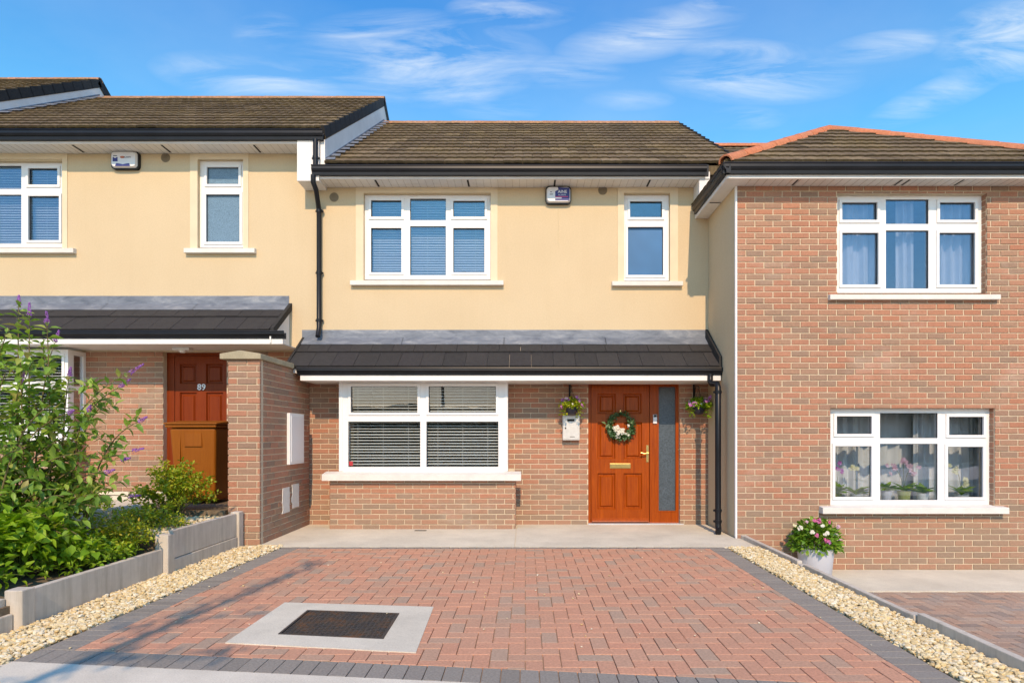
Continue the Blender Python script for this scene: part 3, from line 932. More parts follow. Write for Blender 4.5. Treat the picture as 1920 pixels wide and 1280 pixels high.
def half_round(p, q, r=.085, n=None, L_=.45, parent=None, name='ridge_tile', mat='ridge', up=Vector((0, 0, 1))):
    d = (q-p); tot = d.length; d.normalize(); n = max(1, round(tot/L_)); step = tot/n
    s = d.cross(up).normalized(); u = s.cross(d).normalized()
    for k in range(n):
        mb = MB(); seg = 8
        a, b = p + d*(k*step) , p + d*((k+1)*step + .012)
        for pt, rr in ((a, r*1.0), (b, r*.95)):
            for i in range(seg+1):
                t = math.pi*i/seg
                mb.v.append(tuple(pt + s*math.cos(t)*rr + u*(math.sin(t)*rr - .02) + Vector((0, 0, rt.uniform(-.001, .001)))))
        for pt, rr in ((a, r*.8), (b, r*.75)):
            for i in range(seg+1):
                t = math.pi*i/seg
                mb.v.append(tuple(pt + s*math.cos(t)*rr + u*(math.sin(t)*rr - .02)))
        m = seg+1
        for i in range(seg):
            mb.f.append((i, i+1, m+i+1, m+i)); mb.f.append((2*m+i, 3*m+i, 3*m+i+1, 2*m+i+1))
            mb.f.append((i+1, i, 2*m+i, 2*m+i+1)); mb.f.append((m+i, m+i+1, 3*m+i+1, 3*m+i))
        mb.f.append((0, m, 3*m, 2*m)); mb.f.append((seg, 2*m+seg, 3*m+seg, m+seg))
        o = mb.obj(name, mat, parent); smooth_by_angle(o, 50)
def gutter(parent, x0, x1, y, ztop, zbot, name='gutter'):
    """front-face ogee gutter along X: outer lip at y, behind it the fascia"""
    h = ztop - zbot
    prof = [(0, 0), (-.004, -.012), (.006, -.02), (.004, -.4*h), (.016, -.62*h), (.03, -.70*h), (.034, -h), (.085, -h), (.085, -.02), (.075, -.02), (.06, -.6*h), (.03, -.55*h), (.012, -.02)]
    mb = MB(); mb.prism([Vector((x0, y + a, ztop + b)) for a, b in prof], (x1-x0, 0, 0))
    return mb.obj(name, 'black', parent)

# ------------------------------------------------------------------ HOUSES
D0 = 8.80
YE, ZE = 8.47, 4.97          # tile edge
YR = 12.05
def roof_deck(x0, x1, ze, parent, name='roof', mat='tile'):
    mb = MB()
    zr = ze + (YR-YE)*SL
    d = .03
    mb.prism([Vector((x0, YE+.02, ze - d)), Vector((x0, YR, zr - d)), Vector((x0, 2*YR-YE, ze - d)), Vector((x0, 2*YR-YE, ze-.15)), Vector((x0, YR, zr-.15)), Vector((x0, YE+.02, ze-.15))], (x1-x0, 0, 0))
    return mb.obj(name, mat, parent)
def main_roof(parent, x0, x1, ze, cap=300, tx0=None, right_cap=True):
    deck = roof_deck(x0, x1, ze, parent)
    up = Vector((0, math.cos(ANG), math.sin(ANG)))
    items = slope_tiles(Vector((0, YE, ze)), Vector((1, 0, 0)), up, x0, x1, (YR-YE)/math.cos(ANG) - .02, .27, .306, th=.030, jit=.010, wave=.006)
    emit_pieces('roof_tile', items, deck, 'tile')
    zr = ze + (YR-YE)*SL
    half_round(Vector((x0, YR, zr-.012)), Vector((x1, YR, zr-.012)), r=.075, parent=deck, mat='ridgeold')
    return deck
def verge(parent, x, ze, side=1):
    n = 15; up = Vector((0, math.cos(ANG), math.sin(ANG))); nr = Vector((0, -math.sin(ANG), math.cos(ANG)))
    L_ = (YR-YE)/math.cos(ANG); st = L_/n
    for k in range(n):
        a = Vector((x, YE-.03, ze-.02)) + up*(k*st)
        q = [a - nr*.12, a + nr*.035, a + up*(st*1.05) + nr*.012, a + up*(st*1.05) - nr*.125]
        MB().prism(q, (.045*side, 0, 0)).obj('verge_tile', 'verge', parent)
        q = [a + nr*.035, a + nr*.058, a + up*(st*1.05) + nr*.034, a + up*(st*1.05) + nr*.012]
        MB().prism(q, (-.11*side, 0, 0)).obj('verge_tile_top', 'verge', parent) if False else None
    # rear slope edge
    a = Vector((x, YR, ze + (YR-YE)*SL)); dn = Vector((0, math.cos(ANG), -math.sin(ANG)))
    n2 = Vector((0, math.sin(ANG), math.cos(ANG)))
    MB().prism([a - n2*.12, a + n2*.06, a + dn*L_ + n2*.06, a + dn*L_ - n2*.12], (.045*side, 0, 0)).obj('verge_board', 'verge', parent)
def soffit_run(parent, x0, x1, yf, zf0, zf1, ywall, slots):
    """white fascia between zf0..zf1 at yf and flat soffit back to the wall"""
    MB().box(x0, x1, yf, yf+.02, zf0, zf1).obj('fascia', 'whitepaint', parent)
    s = MB().box(x0, x1, yf+.02, ywall, zf0+.004, zf0+.016).obj('soffit', 'soffit', parent)
    # board grooves
    mb = MB(); x = x0 + .1
    while x < x1: mb.box(x-.0015, x+.0015, yf+.03, ywall-.002, zf0+.001, zf0+.0035); x += .1
    mb.obj('soffit_groove', 'groove', s)
    for px in slots:
        X = PX(px, (yf+ywall)/2)
        MB().box(X-.012, X+.012, yf+.05, ywall-.04, zf0-.001, zf0+.003).obj('soffit_vent', 'dark', s)
def round_vent(parent, px, py, r=.065):
    c = P(px, py, D0)
    mb = MB(); seg = 20
    for i in range(seg):
        pass
    pts = [Vector((c.x + r*math.cos(2*math.pi*i/seg), D0 - .006, c.z + r*math.sin(2*math.pi*i/seg))) for i in range(seg)]
    mb.prism(pts, (0, .006, 0))
    o = mb.obj('wall_vent', 'grey', parent)
    mb = MB()
    for k in range(-3, 4):
        w = math.sqrt(max(0, (r*.8)**2 - (k*.016)**2))
        mb.box(c.x-w, c.x+w, D0-.012, D0-.0065, c.z+k*.016-.003, c.z+k*.016+.003)
    mb.obj('louvre', 'grey', o)
def band(parent, px0, px1, py0, py1, ox0, ox1, oy0):
    """flat cream plaster band around an upper window"""
    y = D0
    X0, X1, Z1, Z0 = PX(px0, y), PX(px1, y), PZ(py0, y), PZ(py1, y)
    a, b, c = PX(ox0, y), PX(ox1, y), PZ(oy0, y)
    holed_wall(X0, X1, Z0, Z1, y - .012, .012, [(a, b, Z0 - 1, c)]).obj('window_band', 'band', parent)
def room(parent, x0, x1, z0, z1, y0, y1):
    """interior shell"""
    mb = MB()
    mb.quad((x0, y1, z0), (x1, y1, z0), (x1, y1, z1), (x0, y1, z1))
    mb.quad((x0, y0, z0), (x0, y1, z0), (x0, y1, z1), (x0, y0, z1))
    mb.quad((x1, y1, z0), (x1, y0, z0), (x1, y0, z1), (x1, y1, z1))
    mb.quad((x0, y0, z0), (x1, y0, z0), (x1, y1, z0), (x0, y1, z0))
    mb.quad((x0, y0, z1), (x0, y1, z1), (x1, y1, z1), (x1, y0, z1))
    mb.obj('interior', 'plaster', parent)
def hole(px0, px1, py0, py1, Y=D0): return (PX(px0, Y), PX(px1, Y), PZ(py1, Y), PZ(py0, Y))

# ---- central house
HC_ = thing('terraced_house', (0, D0, 0), 'middle yellow rendered house with brick ground floor, orange wooden front door and dark canopy', 'house')
XL, XR = -3.1, 2.60
h1 = hole(682, 920, 363, 526); h2 = hole(1170, 1256, 363, 528)
holed_wall(XL, XR, 2.48, 4.80, D0, .28, [h1, h2]).obj('upper_wall', 'render', HC_)
# bay window opening behind + door opening
BX0, BX1 = PX(618, 8.37), PX(967, 8.37)
hb = (PX(640, 8.45), PX(948, 8.45), .75, 2.1)
DX0, DX1, DZ1 = PX(1103, D0), PX(1275, D0), PZ(719, D0)
hd = (DX0, DX1, -.2, DZ1)
holed_wall(XL, XR, -.2, 2.48, D0 + .008, .272, [hb, hd]).obj('brick_backing', 'mortar', HC_)
items = brick_items('front', D0, XL+.04, XR-.0, .0, 2.2, [hb, hd, (BX0+.02, BX1-.02, -1, .80)], L=.229, HC=.0720, shift=.05)
# bay dwarf wall
YBAY = 8.37
mb = MB(); mb.box(BX0+.008, BX1-.008, YBAY+.008, D0, -.1, .66); mb.obj('bay_backing', 'mortar', HC_)
items += brick_items('front', YBAY, BX0, BX1, 0.0, .665, [], L=.225, HC=.0695)
items += brick_items('left', BX0, YBAY+.11, D0, 0, .665, [], L=.225, HC=.0695)
items += brick_items('right', BX1, YBAY+.11, D0, 0, .665, [], L=.225, HC=.0695)
emit_pieces('brick', items, HC_, 'brick')
band(HC_, 667.5, 933, 347, 527, 682, 920, 362)
band(HC_, 1158, 1271, 347, 528, 1170, 1256, 362)
YW = D0 + .06
def std3(x0l, gl, gc, gr, ty, by, g):
    return None
W1 = window(HC_, YW, (682, 919.5, 366, 524), [
    (696, 753, 376, 407, 1), (769, 836, 372.5, 413, 0), (850, 909, 377, 407, 1),
    (696, 753, 428, 511, 1), (769, 836, 424, 516, 0), (850, 908.5, 428, 511, 1)],
    sill=(656, 944, 525.5, 534), sill_front=D0 - .07, label='white three-light window with half closed blinds above the bay window')
blind(YW + .13, 690, 914, 370, 520, 'white venetian blind behind the three-light upstairs window of the middle house')
W2 = window(HC_, YW, (1170, 1254, 366, 526), [(1181, 1241, 378, 408, 1), (1177, 1243, 426, 516, 1, 'frostblue')],
    sill=(1148, 1281, 527, 535), sill_front=D0 - .07, label='narrow white window with one tall obscured pane coloured like reflected sky')
# bay window
YBW = 8.45
WB = window(HC_, YBW, (636, 952, 712, 887), [
    (658, 783, 724, 773, 1), (804, 930, 724, 773, 1), (653, 788, 790, 875, 0), (799.5, 934.5, 790, 875, 0)],
    glass='glass_low', label='wide white bay window with open blinds beside the front door')
x0, x1 = PX(636, YBW), PX(952, YBW)
for xa_ in (x0, x1-.05): MB().box(xa_, xa_+.05, YBW-.012, YBW-.001, .78, 2.02).obj('corner_post', 'pvc', WB)
for xa_ in (x0, x1-.05): MB().box(xa_, xa_+.05, YBW+.072, D0-.002, .78, 2.02).obj('bay_cheek', 'pvc', WB)
# sill of bay: slab with sloping top
sf = 8.28; a0, a1 = PX(603, sf), PX(977, sf); zt, zb = PZ(889, sf), PZ(901, sf)
mb = MB(); mb.prism([Vector((a0, sf, zb)), Vector((a0, sf, zt)), Vector((a0, YBW+.03, zt+.03)), Vector((a0, YBW+.03, zb))][::-1], (a1-a0, 0, 0))
bevel(mb.obj('window_sill', 'sill', WB), .004)
mb = MB(); mb.box(x0, x1, YBW+.03, D0, .70, .775); mb.obj('inner_sill', 'pvc', WB)
blind(YBW+.12, 648, 790, 720, 879, 'left white venetian blind behind the ground-floor bay window of the middle house', .0405, .58)
blind(YBW+.12, 798, 938, 720, 879, 'right white venetian blind behind the ground-floor bay window of the middle house', .0405, .58)
c = P(658, 868.5, YBW+.024); MB().box(c.x-.026, c.x+.026, YBW+.020, YBW+.0235, c.z-.03, c.z+.03).obj('sticker', 'red', WB)
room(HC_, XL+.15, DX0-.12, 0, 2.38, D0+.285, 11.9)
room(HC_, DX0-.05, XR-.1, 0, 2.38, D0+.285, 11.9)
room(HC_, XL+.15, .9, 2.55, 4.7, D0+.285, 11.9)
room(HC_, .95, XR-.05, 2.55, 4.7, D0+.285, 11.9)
# body: side and rear walls
mb = MB(); mb.box(XL, XR, 14.9, 15.2, -.5, 5.0); mb.box(XL+.01, XL+.12, D0+.29, 14.9, -.5, 4.9); mb.box(XR-.03, XR+.0, D0+.29, 14.9, -.5, 4.9); mb.obj('rear_walls', 'render', HC_)
# front door
YD = D0 + .07
def zpx(cy): return PZ(680 + cy/3.555, YD)
def xpx(cx): return PX(1000 + cx/3.555, YD)
fx0, fx1 = PX(1103, YD), PX(1275, YD); fz1 = PZ(719, YD)
lx0, lx1 = xpx(386), xpx(773); lz0, lz1 = .02, zpx(152)
sx0, sx1 = xpx(835), xpx(948); sz0, sz1 = zpx(985), zpx(160)
fr = holed_wall(DX0, DX1, 0, DZ1, YD, .07, [(lx0-.007, lx1+.007, -.01, lz1+.007), (sx0, sx1, sz0, sz1)]).obj('door_frame', 'doorwood', HC_)
bx = MB().box(sx0, sx1, YD+.03, YD+.036, sz0, sz1).obj('side_pane', 'frostdoor', fr)
holed_wall(sx0-.012, sx1+.012, sz0-.012, sz1+.012, YD-.006, .0055, [(sx0, sx1, sz0, sz1)]).obj('glazing_bead', 'doorwood', fr)
# rails on side panel
pan = [(428, 550, 205, 340), (598, 722, 205, 340), (428, 547, 395, 640), (605, 725, 395, 640), (428, 547, 735, 975), (603, 725, 735, 975)]
ph = [(xpx(a), xpx(b), zpx(d), zpx(c)) for a, b, c, d in pan]
def panelled_door(parent, X0, X1, Z0, Z1, Y, panels, mat, bottom=None):
    leaf = holed_wall(X0, X1, Z0, Z1, Y, .045, panels).obj('door', mat, parent)
    for (a, b, c, d) in panels:
        mb = MB(); t = .035
        o = [Vector((a, Y+.001, c)), Vector((b, Y+.001, c)), Vector((b, Y+.001, d)), Vector((a, Y+.001, d))]
        i1 = [Vector((a+t*.4, Y+.026, c+t*.4)), Vector((b-t*.4, Y+.026, c+t*.4)), Vector((b-t*.4, Y+.026, d-t*.4)), Vector((a+t*.4, Y+.026, d-t*.4))]
        i2 = [Vector((a+t*.9, Y+.026, c+t*.9)), Vector((b-t*.9, Y+.026, c+t*.9)), Vector((b-t*.9, Y+.026, d-t*.9)), Vector((a+t*.9, Y+.026, d-t*.9))]
        i3 = [Vector((a+t*1.5, Y+.004, c+t*1.5)), Vector((b-t*1.5, Y+.004, c+t*1.5)), Vector((b-t*1.5, Y+.004, d-t*1.5)), Vector((a+t*1.5, Y+.004, d-t*1.5))]
        for A_, B_ in ((o, i1), (i1, i2), (i2, i3)):
            for k in range(4):
                j = (k+1) % 4; mb.quad(A_[k], A_[j], B_[j], B_[k])
        mb.quad(*i3)
        mb.obj('door_panel', mat, leaf)
    return leaf
leaf = panelled_door(HC_, lx0, lx1, lz0, lz1, YD+.006, ph, 'doorwood')
mb = MB(); mb.prism([Vector((lx0+.01, YD-.03, .035)), Vector((lx0+.01, YD+.0055, .035)), Vector((lx0+.01, YD+.0055, .085)), Vector((lx0+.01, YD-.022, .05))], (lx1-lx0-.02, 0, 0)); mb.obj('weather_bar', 'doorwood', leaf)
mb = MB(); mb.box(xpx(510), xpx(648), YD-.004, YD+.006, zpx(702), zpx(670)); lp = bevel(mb.obj('letter_plate', 'brass', leaf), .002)
MB().box(xpx(522), xpx(636), YD-.008, YD-.0045, zpx(697), zpx(676)).obj('letter_flap', 'brass', lp)
mb = MB(); mb.box(xpx(753), xpx(768), YD-.004, YD+.006, zpx(660), zpx(548)); mb.tube([(xpx(760), YD-.004, zpx(600)), (xpx(760), YD-.05, zpx(600))], .009); mb.tube([(xpx(764), YD-.05, zpx(600)), (xpx(735), YD-.055, zpx(604)), (xpx(712), YD-.05, zpx(598))], [.009, .008, .007]); mb.obj('handle', 'brass', leaf)
mb = MB(); mb.tube([(xpx(968), YD+.0, zpx(577)), (xpx(968), YD-.012, zpx(577))], .010, 12); mb.obj('sidelight_knob', 'brass', fr)
MB().cbox(xpx(797), xpx(823), YD-.022, YD, zpx(405), zpx(345), .004).obj('doorbell', 'alarmwhite', fr)
MB().box(xpx(800), xpx(820), YD-.0245, YD-.0222, zpx(362), zpx(347)).obj('doorbell_camera', 'black', fr)
mb = MB(); mb.cbox(xpx(362), xpx(993), YD-.10, YD+.06, -.001, .018); mb.obj('threshold', 'alu', HC_)

# roof and eaves of central house
deck = main_roof(HC_, -2.735, 2.95, ZE)
verge(deck, 2.95, ZE, 1)
gutter(HC_, PX(583, 8.40), 2.46, 8.40, 4.925, 4.795)
mb = MB(); mb.box(-2.70, 2.5, 8.47, 8.488, 4.80, 4.95); mb.obj('fascia_board', 'black', HC_)
soffit_run(HC_, -2.98, 2.52, 8.485, 4.765, 4.86, D0-.002, [707, 878, 1040, 1216])
MB().box(2.38, 2.56, 8.50, D0-.002, 4.40, 4.764).obj('eaves_box', 'whitepaint', HC_)
round_vent(HC_, 626.5, 370); round_vent(HC_, 1130, 357)
# stepped lead soakers between left gable and the central roof
up = Vector((0, math.cos(ANG), math.sin(ANG))); nr = Vector((0, -math.sin(ANG), math.cos(ANG)))
for k in range(15):
    a = Vector((-2.728, YE, ZE)) + up*(k*.285+.03) + nr*.042
    MB().prism([a, a + up*.16, a + up*.16 + Vector((.10, 0, 0)), a + Vector((.13, 0, 0))], nr*.006).obj('lead_soaker', 'lead', deck)

# canopy of a house
def canopy(parent, x0, x1, dz, xg0, xg1, left_cut=0, flash_x=None, right_slant=False):
    yc, zc = 8.17, 2.155+dz
    yt, zt = D0, 2.60+dz
    sl = (zt-zc)/(yt-yc); an = math.atan(sl); up = Vector((0, math.cos(an), math.sin(an)))
    mb = MB(); mb.prism([Vector((x0+.02, yc+.02, zc-.02)), Vector((x0+.02, yt, zt-.02)), Vector((x0+.02, yt, zc-.07)), Vector((x0+.02, yc+.02, zc-.07))], (x1-x0-.04, 0, 0))
    cn = mb.obj('canopy', 'whitepaint', parent)
    it = slope_tiles(Vector((0, yc-.02, zc)), Vector((1, 0, 0)), up, x0, x1, (yt-yc)/math.cos(an)+.01, .292, .40, th=.026, wave=0, key='c', jit=.002, stagger=True)
    emit_pieces('canopy_tile', it, cn, 'canopy')
    # flashing upright and apron
    X = x0-.03
    n = max(1, round((x1-x0)/1.35)); st = (x1-x0+.03)/n
    for k in range(n):
        a, b = x0-.03+k*st, x0-.03+(k+1)*st - .004
        MB().box(a, b+.02, D0-.008-.002*(k % 2), D0-.001, zt-.0, zt+.155).obj('lead_flashing', 'lead', cn)
        nrm = Vector((0, -math.sin(an), math.cos(an)))
        p = Vector((a, D0-.010, zt+.045)); q = Vector((a, yt, zt)) - up*.17 + nrm*.036
        MB().prism([p, Vector((a, D0-.010, zt+.03)), q - nrm*.006, q], (b-a+.02, 0, 0)).obj('lead_apron', 'lead', cn)
    gutter(parent, xg0, xg1, 8.13, zc-.0, zc-.10, 'canopy_gutter')
    MB().box(xg0+.04, xg1-.03, 8.175, 8.195, zc-.17, zc-.02).obj('canopy_fascia', 'whitepaint', parent)
    MB().box(xg0+.04, xg1-.03, 8.196, D0-.001, zc-.168, zc-.158).obj('canopy_soffit', 'soffit', parent)
    return cn
cn = canopy(HC_, -3.13, 2.545, 0, PX(555, 8.13), PX(1358, 8.13))
# left raking edge tiles of central canopy
def rake(parent, x, dz, w, mat='verge'):
    a = Vector((x, 8.15, 2.10+dz)); b = Vector((x, D0-.01, 2.55+dz))
    mb = MB(); mb.prism([a, a+Vector((0, 0, .095)), b+Vector((0, 0, .10)), b], (w, 0, 0)); mb.obj('canopy_verge', mat, parent)
rake(HC_, -3.155, 0, .03)
# upstand flashing against wing wall
a = Vector((2.545, 8.16, 2.15)); b = Vector((2.545, D0-.012, 2.60))
MB().prism([a, a+Vector((0, 0, .15)), b+Vector((0, 0, .16)), b], (.035, 0, 0)).obj('side_flashing', 'verge', HC_)
# downpipes
def pipe(parent, pts, r=.034, name='downpipe', brackets=()):
    o = MB().tube(pts, r, 14).obj(name, 'black', parent); smooth_by_angle(o, 60)
    for (x, y, z) in brackets:
        b = MB(); b.tube([(x, y, z-.02), (x, y, z+.02)], r+.006, 14); b.box(x-.055, x+.055, y+.012, y+.03, z-.012, z+.012)
        smooth_by_angle(b.obj('pipe_bracket', 'black', o), 60)
    return o
xa = PX(586, 8.45); xb = PX(598, 8.74)
pipe(HC_, [(xa+.01, 8.45, 4.80), (xa+.01, 8.45, 4.70), (xa+.03, 8.50, 4.62), (xb, 8.71, 4.50), (xb, 8.745, 4.42), (xb, 8.745, 3.4), (xb, 8.745, 2.78), (xb+.01, 8.66, 2.64)],
     brackets=[(xb, 8.745, 4.42), (xb, 8.745, 3.55), (xb, 8.745, 2.88)])
xd, yd = 2.475, 7.98
pipe(HC_, [(2.43, 8.17, 2.07), (2.43, 8.17, 1.98), (2.44, 8.12, 1.935), (xd, 8.02, 1.93), (xd, yd, 1.88), (xd, yd, 1.0), (xd, yd, .10), (xd, yd-.02, .06), (xd-.03, yd-.10, .03)], .038,
     brackets=[(xd, yd, 1.82), (xd, yd, .30), (xd, yd, .16)])
# fine alarm cable down the wall
c0 = P(1047, 381, D0-.003); mb = MB(); mb.tube([c0, (c0.x, c0.y, c0.z-.35), (c0.x+.004, c0.y, c0.z-.62)], .0022, 5); mb.obj('alarm_cable', 'cable', HC_)
# drain slots on the slab
MB().box(PX(778, 8.25), PX(800, 8.25), 8.20, 8.25, .0045, .008).obj('slab_drain', 'dark', HC_)

# ---- left house
dz = .48
HLt = thing('terraced_house', (-5.6, D0, .47), 'left yellow rendered house numbered 89 with mahogany door, standing a step higher', 'house')
LX0, LX1 = -8.45, -3.1
def mir(px): return px
hl1 = hole(-118, 117.5, 302, 465); hl2 = hole(371, 456.5, 299, 466)
holed_wall(LX0, LX1, 2.456, 5.32, D0, .28, [hl1, hl2]).obj('upper_wall', 'render', HLt)
LBX1 = -6.22; LBX0 = -8.3
hlb = (LBX0+.1, LBX1-.1, 1.27, 2.55); 
ld0, ld1 = PX(313, D0+.1), PX(431, D0+.1); hld = (ld0, ld1, .3, PZ(661, D0+.1))
holed_wall(LX0, LX1, .2, 2.456, D0+.008, .272, [hlb, hld]).obj('brick_backing', 'mortar', HLt)
it = brick_items('front', D0, LX0, LX1-.0, .47, 2.456, [hlb, hld], L=.229, HC=.0735)
YLB = 8.45
mb = MB(); mb.box(LBX0+.008, LBX1-.008, YLB+.008, D0, .40, 1.20); mb.obj('bay_backing', 'mortar', HLt)
it += brick_items('front', YLB, LBX0, LBX1, .47, 1.2, [], HC=.0735)
it += brick_items('right', LBX1, YLB+.11, D0, .47, 1.2, [], HC=.0735)
emit_pieces('brick', it, HLt, 'brick')
MB().box(LX0, LX1-.35, D0-.012, D0-.0, .2, .47).obj('plinth', 'slab', HLt)
band(HLt, -133, 127, 284, 466, -118, 117.5, 299); band(HLt, 357, 466.5, 284, 466, 371, 456.5, 299)
window(HLt, YW, (-117, 117, 304, 464), [
    (-104, -47, 316, 347, 1), (-27, 40, 311, 354.5, 0), (54, 109, 316, 347, 1),
    (-104, -47, 368, 451, 1), (-27, 40, 365, 457, 0), (54, 112, 368, 451, 1)],
    sill=(-138, 137, 465, 473.5), sill_front=D0-.07, label='white upstairs window at the left edge with blinds')
blind(YW+.13, -110, 112, 309, 460, 'white venetian blind behind the upstairs window at the left edge of the picture')
window(HLt, YW, (371, 456.5, 302, 464), [(388.5, 448, 314, 346, 1, 'frost'), (387, 450, 365, 454, 1, 'frost')],
    sill=(344, 477, 465, 473.5), sill_front=D0-.07, label='narrow white window with frosted panes')
# left bay
cells = [(53, 117, 668, 716, 1), (51, 122, 731, 809, 0), (-30, 38, 668, 716, 1), (-32, 36, 731, 809, 0), (-115, -50, 668, 716, 1), (-117, -49, 731, 809, 0)]
wl = window(HLt, YLB, (PX(0, 1) and (CX + LBX0*F/YLB), CX + (LBX1-.0)*F/YLB, 655, 824), cells, glass='glass_low', label='white bay window behind the buddleia')
# side cheek of left bay (faces +X)
mb = MB(); z0_, z1_ = PZ(824, YLB), PZ(655, YLB); zm_ = PZ(726, YLB)
mb.box(LBX1-.05, LBX1-.002, YLB+.072, YLB+.11, z0_, z1_); mb.box(LBX1-.05, LBX1-.002, D0-.05, D0-.002, z0_, z1_)
mb.box(LBX1-.05, LBX1-.002, YLB+.11, D0-.05, z0_, z0_+.09); mb.box(LBX1-.05, LBX1-.002, YLB+.11, D0-.05, z1_-.06, z1_); mb.box(LBX1-.05, LBX1-.002, YLB+.11, D0-.05, zm_-.03, zm_+.03)
mb.obj('bay_cheek', 'pvc', wl)
MB().box(LBX1-.03, LBX1-.025, YLB+.11, D0-.05, z0_+.09, z1_-.06).obj('side_pane', 'glass_low', wl)
mb = MB(); mb.prism([Vector((LBX0-.05, YLB-.09, 1.15)), Vector((LBX0-.05, YLB-.09, 1.20)), Vector((LBX0-.05, YLB+.03, 1.23)), Vector((LBX0-.05, YLB+.03, 1.15))][::-1], (LBX1-LBX0+.12, 0, 0)); mb.obj('window_sill', 'sill', wl)
blind(YLB+.13, -120, 124, 662, 815, 'white venetian blind behind the bay window of the left house', .038, .6)
room(HLt, LX0+.1, -5.5, .47, 2.9, D0+.285, 11.9); room(HLt, LX0+.1, -3.2, 3.0, 5.2, D0+.285, 11.9)
# left door
YLD = D0+.10
def xl(cx): return PX(cx/3.555, YLD)
def zl(cy): return PZ(540+cy/3.555, YLD)
zt_ = PZ(661, YLD)
dl0 = PX(327, YLD)
frl = holed_wall(ld0, ld1, .47, zt_, YLD, .07, [(dl0, ld1-.04, .46, zt_-.04)]).obj('door_frame', 'mahogany', HLt)
pl = [(xl(1197), xl(1310), zl(637), zl(505)), (xl(1372), xl(1487), zl(637), zl(505)), (xl(1197), xl(1310), 1.05, zl(695)), (xl(1372), xl(1487), 1.05, zl(695)),
      (xl(1197), xl(1310), .62, .95), (xl(1372), xl(1487), .62, .95)]
lfl = panelled_door(HLt, dl0+.004, ld1-.044, .49, zt_-.044, YLD+.006, pl, 'mahogany')
def text_part(body, size, loc, mat, parent, name='house_number', ext=.002, rotz=0, bold=0):
    cu = bpy.data.curves.new('t', 'FONT'); cu.body = body; cu.size = size; cu.extrude = ext; cu.offset = bold
    cu.align_x = 'CENTER'; cu.align_y = 'CENTER'; cu.resolution_u = 2
    to = bpy.data.objects.new('t', cu); C.objects.link(to); bpy.context.view_layer.update()
    dg = bpy.context.evaluated_depsgraph_get()
    me = bpy.data.meshes.new_from_object(to.evaluated_get(dg)); bpy.data.objects.remove(to)
    me.name = name; me.materials.clear(); me.materials.append(MT[mat])
    o = bpy.data.objects.new(name, me); reg(o, parent, loc); o.rotation_euler = (math.pi/2, 0, rotz); return o
text_part('89', .125, (PX(378, YLD), YLD-.003, PZ(726, YLD)), 'pvc', lfl, bold=.002)
mb = MB(); mb.box(xl(1250), xl(1360), 8.5, 8.62, 2.43, 2.465); mb.lathe((xl(1305), 8.56, 2.40), [(.03, 0), (.045, .015), (.045, .03)], 12); mb.obj('porch_lamp', 'whitepaint', HLt)
# roof of left house
dk = main_roof(HLt, -8.27, -2.735, ZE+dz)
verge(dk, -2.775, ZE+dz, 1)
gutter(HLt, -8.4, PX(604, 8.40), 8.40, 4.925+dz, 4.795+dz)
MB().box(-8.4, -2.80, 8.47, 8.488, 4.80+dz, 4.95+dz).obj('fascia_board', 'black', HLt)
soffit_run(HLt, -8.4, PX(557, 8.485)-.002, 8.485, 4.765+dz, 4.86+dz, D0-.002, [-20, 146, 311, 482])
# white boxed eaves end + white gable
bx0, bx1 = PX(557, 8.46), PX(598, 8.46)
MB().box(bx0, bx1, 8.46, D0-.002, PZ(339, 8.46), 4.86+dz).obj('eaves_box', 'whitepaint', HLt)
zr = ZE + (YR-YE)*SL
gp = [Vector((-2.80, 8.49, ZE-.15)), Vector((-2.80, 8.49, ZE+dz-.09)), Vector((-2.80, YR, zr+dz-.10)), Vector((-2.80, YR, zr-.12))]
gp2 = gp + [Vector((-2.80, 2*YR-8.49, ZE-.15))]
gp3 = [gp[0], gp[1], gp[2], Vector((-2.80, 2*YR-8.49, ZE+dz-.09)), Vector((-2.80, 2*YR-8.49, ZE-.15)), gp[3]]
MB().prism(gp3, (.062, 0, 0)).obj('gable', 'whitepaint', HLt)
fl = [Vector((-2.737, 8.50, ZE+.02)), Vector((-2.737, 8.50, ZE+.085)), Vector((-2.737, YR, zr+.085)), Vector((-2.737, YR, zr+.02))]
MB().prism(fl, (.006, 0, 0)).obj('gable_flashing', 'lead', HLt)
round_vent(HLt, 310.5, 296)
xa = PX(592, 8.45)
pipe(HLt, [(xa, 8.44, 5.28), (xa, 8.44, 5.0), (xa, 8.44, 4.90)], brackets=[(xa, 8.44, 5.03)])
canopy(HLt, LX0, -3.36, dz-.0, LX0, PX(532, 8.13))
# canopy end cheek
a = Vector((-3.36, 8.16, 2.0+dz)); b = Vector((-3.36, D0-.002, 2.0+dz))
MB().prism([a, a+Vector((0, 0, .15)), b+Vector((0, 0, .60)), b], (.02, 0, 0)).obj('canopy_cheek', 'whitepaint', HLt)
rake(HLt, -3.345, dz, .045)
mb = MB(); mb.box(LX0, LX1-.01, 14.9, 15.2, -.5, 5.4); mb.box(LX0, LX0+.08, D0+.29, 14.9, -.5, 5.3); mb.obj('rear_walls', 'render', HLt)

